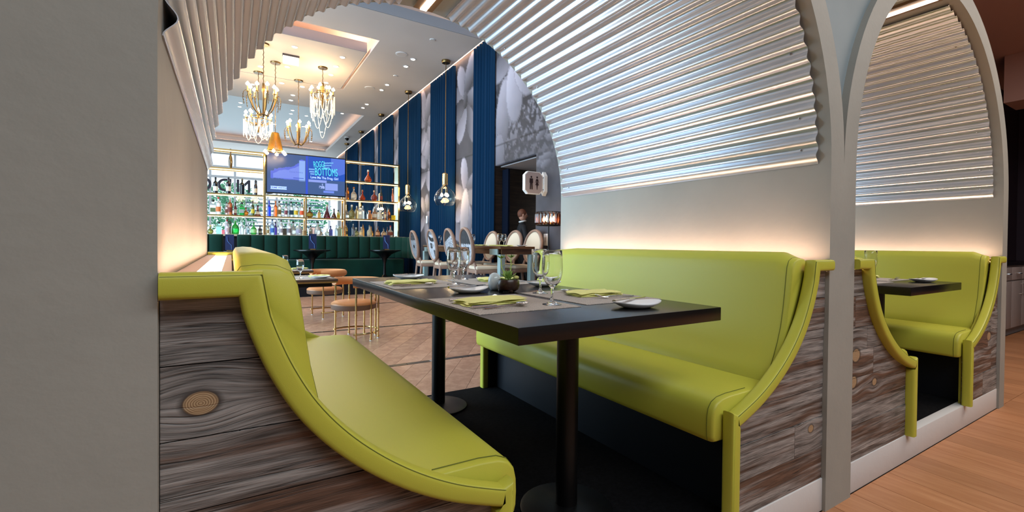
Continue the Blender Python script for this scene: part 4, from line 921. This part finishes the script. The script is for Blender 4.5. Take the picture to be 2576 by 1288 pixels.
bead=mat('glowing_crystal_beads',(255,246,226),.25,emit=.55,ecol=(255,232,190))  # bulb light on the crystals put in as a faint glow
def beadchandelier(x,y,zb,R,n,zt_,label,drops,sg=1.0):
    t=T('chandelier',label,'chandelier',(x,y,zb),0); H=zt_-zb; canopy(t,H)
    g=G(); chain(g,.2,H-.03); g.ob('chain',brassd,t); G().lathe([(.02,-.35),(.03,-.2),(.018,0),(.04,.06),(.025,.25)],n=12).ob('column',brassd,t)
    for zz,k in ((-.06,1),(.03,.55)): G().tube([(R*k*cos(2*PI*i/24),R*k*sin(2*PI*i/24),zz) for i in range(24)],.009,5,closed=True).ob('ring',brassd,t)
    for i in range(n):
        a=2*PI*i/n; k=1 if i%3 else .55; ca,sa=R*k*cos(a),R*k*sin(a); z=-.05 if k==1 else .04
        ar=G().tube([(0,0,-.15),(ca*.5,sa*.5,z-.12),(ca,sa,z)],.008,5).ob('arm',brassd,t); G().cyl((ca,sa,z),.013,.09,8).ob('candle_sleeve',MATS['gold_sleeve'],ar); bulb((ca,sa,z+.09),t,.038)
    rn=random.Random(int(x*100))
    def strand(p,q,sag):
        m=34; pts=[]; 
        for i in range(m+1):
            u=i/m; pts.append((p[0]+(q[0]-p[0])*u,p[1]+(q[1]-p[1])*u,p[2]+(q[2]-p[2])*u-sag*4*u*(1-u)))
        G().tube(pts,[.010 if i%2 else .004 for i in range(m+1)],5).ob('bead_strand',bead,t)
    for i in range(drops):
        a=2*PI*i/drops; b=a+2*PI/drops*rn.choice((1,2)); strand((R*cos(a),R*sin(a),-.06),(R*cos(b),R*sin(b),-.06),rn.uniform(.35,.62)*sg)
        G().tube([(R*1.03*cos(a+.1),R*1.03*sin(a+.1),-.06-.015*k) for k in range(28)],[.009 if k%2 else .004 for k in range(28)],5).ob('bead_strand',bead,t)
    strand((-R*.55,0,-.05),(R*.55,.05,-.05),1.0*sg*sg); strand((-R*.9,.1,-.06),(R*.1,-.1,-.06),.78*sg*sg); strand((0,R*.8,-.06),(R*.95,-.1,-.06),.72*sg*sg)
    point('chandelier_light',(x,y,zb+.12),22,(1,.76,.46),.25)
    return t
armchandelier(.572,11.05,4.33,.31,9,5.28,'brass chandelier with curved arms nearest, tallest of the left pair',drop=.55)
armchandelier(1.474,13.05,4.14,.31,8,5.28,'brass curved-arm chandelier hanging between the left cluster and the bead chandelier',drop=.52)
beadchandelier(1.855,11.77,4.66,.27,9,5.28,'chandelier with long looping crystal bead strands, right of the others',12)
beadchandelier(.562,12.96,4.15,.31,12,5.28,'crystal bead chandelier hanging low below the left curved-arm one',16,.75)
t=T('chandelier','cone-shaped gilded chandelier with bulbs below, in front of the television corner','chandelier',(.868,12.04,3.22)); canopy(t,2.058)
g=G(); chain(g,.45,2.03); g.ob('chain',brassd,t); 
cg_=G()
for i in range(40):
    a=2*PI*i/40; cg_.tube([(.07*cos(a),.07*sin(a),.42),(.10*cos(a),.10*sin(a),.3),(.16*cos(a),.16*sin(a),.02)],.007,4)
o=cg_.ob('chain_cone',mat('gilded_chain',(200,150,70),.3,.8,emit=.12,ecol=(255,190,90)),t); G().lathe([(.065,.40),(.075,.43),(.02,.45)],n=16).ob('top_cap',brassd,t); G().tube([(.2*cos(2*PI*i/20),.2*sin(2*PI*i/20),0) for i in range(20)],.01,5,closed=True).ob('ring',brassd,t)
for i in range(6): a=2*PI*i/6+.3; bulb((.22*cos(a),.22*sin(a),-.07),t,.038)
point('chandelier_light',(.868,11.95,3.15),9,(1,.78,.5),.15)
# glass pendants along the curtains
gp=glass('pendant_glass',(250,247,242),.01)
pn0=None
for i,(x,y,l) in enumerate(((4.17,9.79,'clear glass globe pendant nearest, over the end of the long chair row'),(4.145,12.32,'clear glass globe pendant, second nearest, right of the bar shelf'),(4.14,15.0,'clear glass globe pendant seen through the right bar shelf'),(4.14,17.7,'clear glass globe pendant farther behind the bar shelf'),(4.14,20.2,'farthest clear glass globe pendant behind the bar shelf'))):
    if pn0 is None:
        t=T('glass_pendant',l,'pendant light',(x,y,1.98),0,'glass pendants along the curtain wall'); pn0=t
        G().lathe([(.17,0),(.20,.015),(.235,.09),(.248,.17),(.235,.24),(.19,.32),(.12,.39),(.075,.44),(.062,.49)],n=32,cap=False).ob('globe',gp,t,smooth=True,angle=80)
        G().lathe([(.062,.47),(.066,.49),(.066,.72),(.05,.74),(.012,.75)],n=20).ob('socket',brass,t); G().cyl((0,0,.75),.009,2.5,8).ob('rod',brassd,t); G().lathe([(.09,3.24),(.10,3.26),(.10,3.299)],n=20).ob('ceiling_canopy',brassd,t)
        for k in range(3):
            a=2*PI*k/3+.4; bulb((.075*cos(a),.075*sin(a),.20),t,.036); G().tube([(.02*cos(a),.02*sin(a),.47),(.075*cos(a),.075*sin(a),.40),(.075*cos(a),.075*sin(a),.29)],.008,5).ob('bulb_arm',brass,t)
    else: put(dup(pn0),(x,y,1.98),0,l,'glass pendants along the curtain wall')
    if i<2: point('pendant_light',(x,y,2.2),9,(1,.82,.55),.08)
for (y,z,l) in ((11.75,1.75,'small white thermostat on the mural between two curtains'),(5.98+.28,1.19,'small white wall switch behind the near cream chair')):
    t=T('wall_switch' if z<1.5 else 'thermostat',l,'switch' if z<1.5 else 'thermostat',(4.499,y,z)); G().box(-.025,0,-.05,.05,-.1,.1).ob('cover',white,t,bev=.004); G().box(-.029,-.0255,-.02,.02,-.04,.04).ob('button',ceilm,t)
# ---------------------------------------------------------------- communal table with oval-back chairs
teal=mat('pale_blue_lacquer',(150,172,172),.2); brownw=wood('brown_table_wood',(88,58,36),(128,92,60),(4,2,30),rough=.35,grain=.6,bump=.1)
t=T('communal_table','long high dining table with brown top and pale blue legs, between the oval-back chairs','table',(3.42,5.93,0))
G().box(0,.62,0,3.25,1.035,1.075).ob('tabletop',brownw,t,bev=.004); G().box(.04,.58,.0+.03,.05,.955,1.034).ob('end_apron',brownw,t); G().box(.02,.04,.34,2.9,.955,1.034).ob('side_apron',brownw,t); G().box(.58,.60,.34,2.9,.955,1.034).ob('side_apron',brownw,t)
for (x,y0,yd) in ((0,0,1),(.54,0,1),(0,3.25,-1),(.54,3.25,-1)):
    z0=ZD if True else 0
    zf=0 if yd>0 else ZD
    l=G().box(x,x+.08,min(y0,y0+.09*yd),max(y0,y0+.09*yd),zf,.954).ob('leg',teal,t); G().box(x,x+.018,min(y0+.09*yd,y0+.34*yd),max(y0+.09*yd,y0+.34*yd),.945,1.034).ob('corner_plate',teal,l)
# chairs : origin on the floor under the back, seat towards +x
def ring(y0,z0,ry,rz,n=36): return [(0,y0+ry*cos(2*PI*i/n),z0+rz*sin(2*PI*i/n)) for i in range(n)]
prn=mat('photo_print_fabric',(128,128,128),.7,attr=True,spec=.2)
def oval_chair(label,kind):
    t=T('oval_back_chair',label,'chair'); lean=-.0
    zc=.775; ry,rz=.25,.268
    fr=G().tube(ring(0,zc,ry,rz),.024,8,closed=True,flat=1.3).ob('back_frame',cwood,t,smooth=True)
    G().lathe([(.001,0),(.6,.0),(.92,.3),(1,1)],n=36,cap=False)
    def pad(x0,bulge,m,name):
        v=[(x0+bulge,0,zc)];f=[];n=36
        for k in (.3,.6,.85,1): 
            for i in range(n): v.append((x0+bulge*(1-k**3),(ry-.02)*k*cos(2*PI*i/n),zc+(rz-.02)*k*sin(2*PI*i/n)))
        for i in range(n): f.append((0,1+i,1+(i+1)%n))
        for j in range(3):
            for i in range(n): a=1+j*n; f.append((a+i,a+n+i,a+n+(i+1)%n,a+(i+1)%n))
        return G().add(v,f).ob(name,m,t,smooth=True)
    pad(.004,.035,cream,'back_cushion')
    if kind is not None:
        n=64; rr=np.linspace(0,1,34); aa=np.linspace(0,2*PI,n+1); R_,A_=np.meshgrid(rr,aa,indexing='ij'); Yc=(ry-.02)*R_*np.cos(A_); Zc=(rz-.02)*R_*np.sin(A_); u=-Yc/ry; v=Zc/rz; s1=fbm(u*6+9,v*6+9,50+kind,4); s2=fbm(u*22+9,v*22+9,60+kind,3)
        if kind==0: g=.35+.5*(s2-.4)-.25*(v>.35); g=np.where(((u-.1)**2*2+(v+.1)**2*5)<.08,.04,g)
        elif kind==1:
            g=.62+.3*(s1-.5)-.5*(np.abs(v-.42-.3*u*u+.25*u)<.13)-.3*(v>.72); g=np.where((((u)**2)*2.2+(v+.02)**2*9)<.30,.10,g); g=np.where((((u)**2)*2.4+(v+.02)**2*14)<.20,.55,g); g=np.where((u**2+(v+.02)**2)<.018,.02,g); g=np.where((u>.35)&(v<-.3),.2,g)
        elif kind==2: g=np.where(((np.floor(u*14)+np.floor(v*14))%2)==0,.75,.25)*(.7+.5*s1); g=np.where(v>.45+.3*u,.12,g); g=np.where((u*u*2+(v+.15)**2*5)<.07,.05,g)
        else: g=np.where(v>.12+.15*(s1-.5),.10+.1*s1,.55+.7*(s2-.45)-.2*(s1<.4)); 
        g=np.clip(g,.02,.85)**1.6; C=np.stack([g*.93,g*.96,g*1.05],-1)
        colgrid('printed_back',np.stack([np.full_like(Yc,-.010)-.012*(1-R_**2),Yc,zc+Zc],-1),C,prn,t)
    for ch in list(t.children):
        for v_ in ch.data.vertices: v_.co.x-=.17*(v_.co.z-.5)
    G().prism([(.03,-.20),(.44,-.235),(.47,-.2),(.47,.2),(.44,.235),(.03,.20)],'z',.36,.415).ob('seat_rail',cwood,t,bev=.008)
    G().prism([(.035,-.195),(.43,-.225),(.46,-.19),(.46,.19),(.43,.225),(.035,.195)],'z',.4155,.475).ob('seat_cushion',cream,t,bev=.022,seg=3)
    for s in (-1,1):
        G().tube([(.02,s*.13,zc-rz*.86),(.045,s*.15,.45),(.05,s*.175,.36)],[.02,.024,.024],8).ob('back_support',cwood,t,smooth=True)
        G().tube([(.05,s*.18,.40),(.03,s*.18,.2),(-.05,s*.185,.0)],[.024,.022,.016],8).ob('leg',cwood,t,smooth=True)
        G().tube([(.43,s*.19,.37),(.435,s*.19,.2),(.43,s*.19,0)],[.026,.02,.013],8).ob('leg',cwood,t,smooth=True)
    return t
for i,(y,l) in enumerate(((8.70,'oval-back chair with a furry animal print, far end of the left row'),(7.76,'oval-back chair printed with a large eye and brow, second from the left'),(6.98,'oval-back chair with a checked veil print, second nearest the booths'),(6.27+.08,'oval-back chair with dark-topped lace print, nearest and largest in the left row'))):
    put(oval_chair(l,i),(3.12,y,ZD),-.10,None,'oval-back chairs around the communal table')
c0=oval_chair('cream oval-back chair nearest the floor lamp',None); put(c0,(4.27,6.40,ZD),PI,None,'oval-back chairs around the communal table')
for y,l in ((7.02,'cream oval-back chair in front of the doorway, middle of its row'),(7.86,'cream oval-back chair farthest, in front of the blue curtain')): put(dup(c0),(4.27,y,ZD),PI,l,'oval-back chairs around the communal table')
zt2=1.0765
for i,(x,y,l) in enumerate(((3.70,6.45,'goblet nearest the end of the communal table'),(3.86,6.58,'goblet at the doorway side of the communal table end'),(3.75,7.5,'goblet on the communal table between the middle chairs'),(3.75,8.4,'goblet on the communal table, third along'),(3.75,9.05,'goblet near the far end of the communal table'))):
    goblet((x,y,zt2+.001),l,'goblets on the communal table',s=1.05)
for i,(x,y,l) in enumerate(((3.60,6.12,'yellow napkin at the near end of the communal table'),(3.88,6.88,'yellow napkin on the doorway side of the communal table'),(3.55,7.25,'yellow napkin beside the checked chair'),(3.55,8.0,'yellow napkin beside the eye chair'),(3.85,7.4,'yellow napkin across the middle of the communal table'))):
    napk((x,y,zt2),PI/2,l,'napkins on the communal table',l=.36,w=.12,seed=i+20)
plate((3.88,6.06,zt2),0,'small white plate at the end of the communal table','plates on the communal table')
# floor lamp with smoked crystal drum shade
t=T('floor_lamp','black floor lamp with a drum shade of smoked crystals, beside the mural','floor lamp',(4.16,5.74,0))
G().lathe([(.15,0),(.15,.015),(.03,.025),(.012,.03)],n=28).ob('base',blackm,t); G().cyl((0,0,.025),.009,1.40,10).ob('pole',blackm,t)
sh=G().tube([(.19*cos(2*PI*i/28),.19*sin(2*PI*i/28),1.405) for i in range(28)],.008,6,closed=True).ob('lamp_shade',blackm,t); G().tube([(.19*cos(2*PI*i/28),.19*sin(2*PI*i/28),1.605) for i in range(28)],.006,6,closed=True).ob('top_ring',blackm,sh)
for a in (0,PI/2): G().tube([(-.19*cos(a),-.19*sin(a),1.405),(.19*cos(a),.19*sin(a),1.405)],.006,5).ob('spoke',blackm,sh)
cr=glass('smoked_crystal',(206,170,150),.03); 
for i in range(20):
    a=2*PI*i/20; G().lathe([(.006,1.41),(.027,1.44),(.027,1.57),(.006,1.60)],(.19*cos(a),.19*sin(a),0),6).ob('crystal',cr,sh,smooth=False)
for i in range(4): a=PI/2*i+.5; G().cyl((.08*cos(a),.08*sin(a),1.41),.01,.05,8).ob('candle_sleeve',brassd,t); bulb((.08*cos(a),.08*sin(a),1.46),t,.02)
point('floor_lamp_light',(4.16,5.74,1.52),2.5,(1,.75,.5),.08)
# ---------------------------------------------------------------- low tables and brass barrel chairs
def barrel(label):
    t=T('barrel_chair',label,'chair',(0,0,0),0,'tan leather barrel chairs with brass legs')
    G().lathe([(.225,.345),(.245,.352),(.25,.365),(.25,.405)],n=32).ob('seat_side',tand,t,smooth=True); G().lathe([(.25,.4055),(.248,.42),(.22,.437),(.1,.445),(.001,.446)],n=32,cap=False).ob('seat_cushion',tan,t,smooth=True,angle=80)
    pts=[(.275*cos(a),.275*sin(a)) for a in [math.radians(-118+236*k/24) for k in range(25)]]
    G().tube([(x,y,.655) for x,y in pts],.042,10,flat=1.15).ob('backrest',tan,t,smooth=True)
    G().tube([(x,y,.09) for x,y in pts],.010,6).ob('foot_ring',brass,t)
    for k in range(7):
        a=math.radians(-112+224*k/6); x,y=.275*cos(a),.275*sin(a)
        l=G().cyl((x,y,0.008),.0105,.62,10).ob('leg',brass,t); 
        for z in (.02,.3,.5): G().cyl((x,y,z),.0145,.012,10).ob('leg_joint',brass,l)
        G().cyl((x,y,0),.016,.008,10).ob('foot',white,l)
    return t
b0=barrel('tan leather barrel chair with brass legs, nearest, beside the black booth table'); put(b0,(1.215,5.50,0),.25)
put(dup(b0),(1.20,7.36,0),.15,'tan leather barrel chair with brass legs, farther back in front of the banquette')
def cafe(x0,x1,y0,y1,label):
    cx,cy=(x0+x1)/2,(y0+y1)/2; t=T('cafe_table',label,'table',(cx,cy,0)); hx,hy=(x1-x0)/2,(y1-y0)/2
    G().box(-hx,hx,-hy,hy,.715,.74).ob('tabletop',mat('dark_wood_top',(92,74,64),.18,spec=.6),t,bev=.003); G().box(-hx+.004,hx-.004,-hy+.004,hy-.004,.700,.7145).ob('edge_band',mat('brass_band',(200,160,100),.3,.8),t); G().box(-hx+.05,hx-.05,-hy+.05,hy-.05,.66,.699).ob('apron',blackm,t)
    G().lathe([(.24,0),(.24,.012),(.06,.04),(.035,.08),(.035,.655),(.1,.659)],n=28).ob('pedestal',blackm,t)
    return t
cafe(.18,.93,4.92,5.62,'low square cafe table nearest, beside the front barrel chair'); cafe(.22,.93,6.55,7.25,'low square cafe table farther back, beside the rear barrel chair')
placemat(.48,.90,5.0,5.4,.7405,'grey placemat on the nearer cafe table','placemats on the cafe tables'); placemat(.5,.90,6.62,7.0,.7405,'grey placemat on the farther cafe table','placemats on the cafe tables')
napk((.80,5.26,.7428),.1,'yellow napkin on the nearer cafe table','napkins on the cafe tables',seed=31); napk((.79,6.85,.7428),0,'yellow napkin on the farther cafe table','napkins on the cafe tables',seed=32)
goblet((.60,5.12,.7428),'goblet on the nearer cafe table','goblets on the cafe tables'); goblet((.61,6.75,.7428),'goblet on the farther cafe table','goblets on the cafe tables'); plate((.78,4.99+.06,.7428),0,'small white plate at the edge of the nearer cafe table','plates on the cafe tables')
fork((.62,5.42,.741),.3,'fork on the nearer cafe table','forks on the cafe tables')
# ---------------------------------------------------------------- person in the doorway
def person(x,y,z,rz):
    t=T('person','person with short reddish hair and dark clothes with a pale collar, walking through the doorway','person',(x,y,z),rz)
    P_={'pel':(0,0,.95,.13),'waist':(0,0,1.10,.12),'chest':(0,.0,1.34,.145),'neckb':(0,.0,1.50,.075),'neck':(0,.01,1.57,.052),
     'shl':(-.17,0,1.46,.062),'ell':(-.24,.02,1.18,.045),'wrl':(-.22,-.08,.95,.03),'shr':(.17,0,1.46,.062),'elr':(.24,.04,1.18,.045),'wrr':(.23,.12,.96,.03),
     'hl':(-.09,0,.9,.09),'kl':(-.10,.06,.5,.06),'al':(-.10,-.12,.1,.04),'fl':(-.10,-.02,.035,.035),'hr':(.09,0,.9,.09),'kr':(.10,.10,.5,.06),'ar':(.10,.22,.1,.04),'frr':(.10,.34,.035,.035)}
    E_=[('pel','waist'),('waist','chest'),('chest','neckb'),('neckb','neck'),('chest','shl'),('shl','ell'),('ell','wrl'),('chest','shr'),('shr','elr'),('elr','wrr'),('pel','hl'),('hl','kl'),('kl','al'),('al','fl'),('pel','hr'),('hr','kr'),('kr','ar'),('ar','frr')]
    k=list(P_); me=bpy.data.meshes.new('body'); me.from_pydata([P_[q][:3] for q in k],[(k.index(a),k.index(b)) for a,b in E_],[]); o=bpy.data.objects.new('body',me); COL.objects.link(o); o.parent=t
    o.modifiers.new('skin','SKIN'); o.modifiers.new('sub','SUBSURF').render_levels=2
    for i,q in enumerate(k): r=P_[q][3]; me.skin_vertices[0].data[i].radius=(r,r*.8 if q in('chest','waist','pel') else r); me.skin_vertices[0].data[i].use_root=(q=='pel')
    me.materials.append(mat('dark_clothes',(26,22,24),.85))
    sk=mat('skin',(196,140,116),.55); hr=mat('reddish_hair',(120,66,40),.7,noise=(60,(90,46,28),3))
    h=G().ball((0,.012,1.69),.072,.088,.112,18,14).ob('head',sk,t,smooth=True); G().ball((0,-.002,1.715),.080,.094,.100,18,12).ob('hair',hr,t,smooth=True)
    G().ball((0,.10,1.675),.012,.018,.02,8,6).ob('nose',sk,h)
    for s in (-1,1): G().ball((s*.074,.005,1.685),.012,.018,.03,8,6).ob('ear',sk,h); G().ball((s*.03,.087,1.70),.012,.01,.008,8,6).ob('eye',white,h)
    G().tube([(-.025,.095,1.635),(0,.1,1.632),(.025,.095,1.635)],.006,6).ob('mouth',mat('lips',(160,90,84),.5),h)
    G().tube([(.062*cos(2*PI*i/18),.01+.062*sin(2*PI*i/18),1.565+.012*sin(2*PI*i/18)) for i in range(18)],.017,8,closed=True).ob('collar',mat('pale_collar',(214,206,200),.7),t,smooth=True)
    for s,px,py,pz in ((-1,-.22,-.09,.94),(1,.23,.13,.95)):
        hd=G().ball((px,py,pz-.045),.02,.035,.045,12,8).ob('hand',sk,t,smooth=True)
        for f_ in range(4): G().tube([(px,py-.025+.017*f_,pz-.075),(px-s*.008,py-.025+.017*f_,pz-.105),(px-s*.02,py-.024+.016*f_,pz-.128+.004*abs(f_-1.5))],[.0085,.008,.006],6).ob('finger',sk,hd,smooth=True)
        G().tube([(px,py+.03,pz-.03),(px-s*.01,py+.052,pz-.055),(px-s*.016,py+.052,pz-.08)],[.0095,.009,.007],6).ob('thumb',sk,hd,smooth=True)
person(4.93,7.70,0,-1.9)
# ---------------------------------------------------------------- corridor at the right: wall, bulkhead, cabinets
dp=mat('dark_purple_wall_paint',(46,34,52),.7); brc=mat('brown_ceiling_paint',(196,158,148),.8)
struct(G().box(-6.2,12,-3.6,.975,3.74,3.80).ob('ceiling_corridor',brc)); struct(G().box(4.75,12,.975,2.4,3.74,3.80).ob('ceiling_corridor',brc)); struct(G().box(4.66,12,2.3,2.4,0,3.74).ob('wall_corridor_far',dp)); struct(G().box(11.9,12,-3.5,2.4,0,3.74).ob('wall_corridor_end',dp))
struct(G().box(9.0,9.6,-3.5,1.89,3.10,3.739).ob('ceiling_bulkhead',brc)); struct(G().box(-6.2,4.66,2.72,2.745,3.7,5.95).ob('wall_above_booths',ceilm)); struct(G().box(-6.2,-.62,1.0,1.1,0,3.75).ob('wall_left_of_pier',concrete))
gm=mat('grey_cabinet_paint',(150,142,142),.5)
t=T('cabinet','grey cabinet with brushed handles at the end of the corridor, behind the farther booth','cabinet',(7.4,1.66,0))
G().box(0,2.8,0,.55,.10,.90).ob('body',gm,t); G().box(.02,2.78,.05,.5,0,.099).ob('plinth',mat('kick_grey',(120,124,130),.5),t)
for i in range(6):
    x=.02+i*.46
    d=G().box(x,x+.45,-.02,-.001,.72,.88).ob('drawer',gm,t,bev=.002); G().tube([(x+.17,-.021,.80),(x+.17,-.05,.80),(x+.28,-.05,.80),(x+.28,-.021,.80)],.006,6).ob('handle',steel,d)
    d=G().box(x,x+.45,-.02,-.001,.12,.705).ob('door',gm,t,bev=.002); hx=x+(.40 if i%2==0 else .05); G().tube([(hx,-.021,.66),(hx,-.05,.66),(hx,-.05,.53),(hx,-.021,.53)],.006,6).ob('handle',steel,d)
t2=T('worktop','black stone worktop on the grey cabinets','worktop',(7.4,1.66,.901)); G().box(-.02,2.82,-.03,.56,0,.035).ob('slab',black,t2,bev=.003); G().box(-.02,2.82,.54,.56,.036,.14).ob('upstand',black,t2)
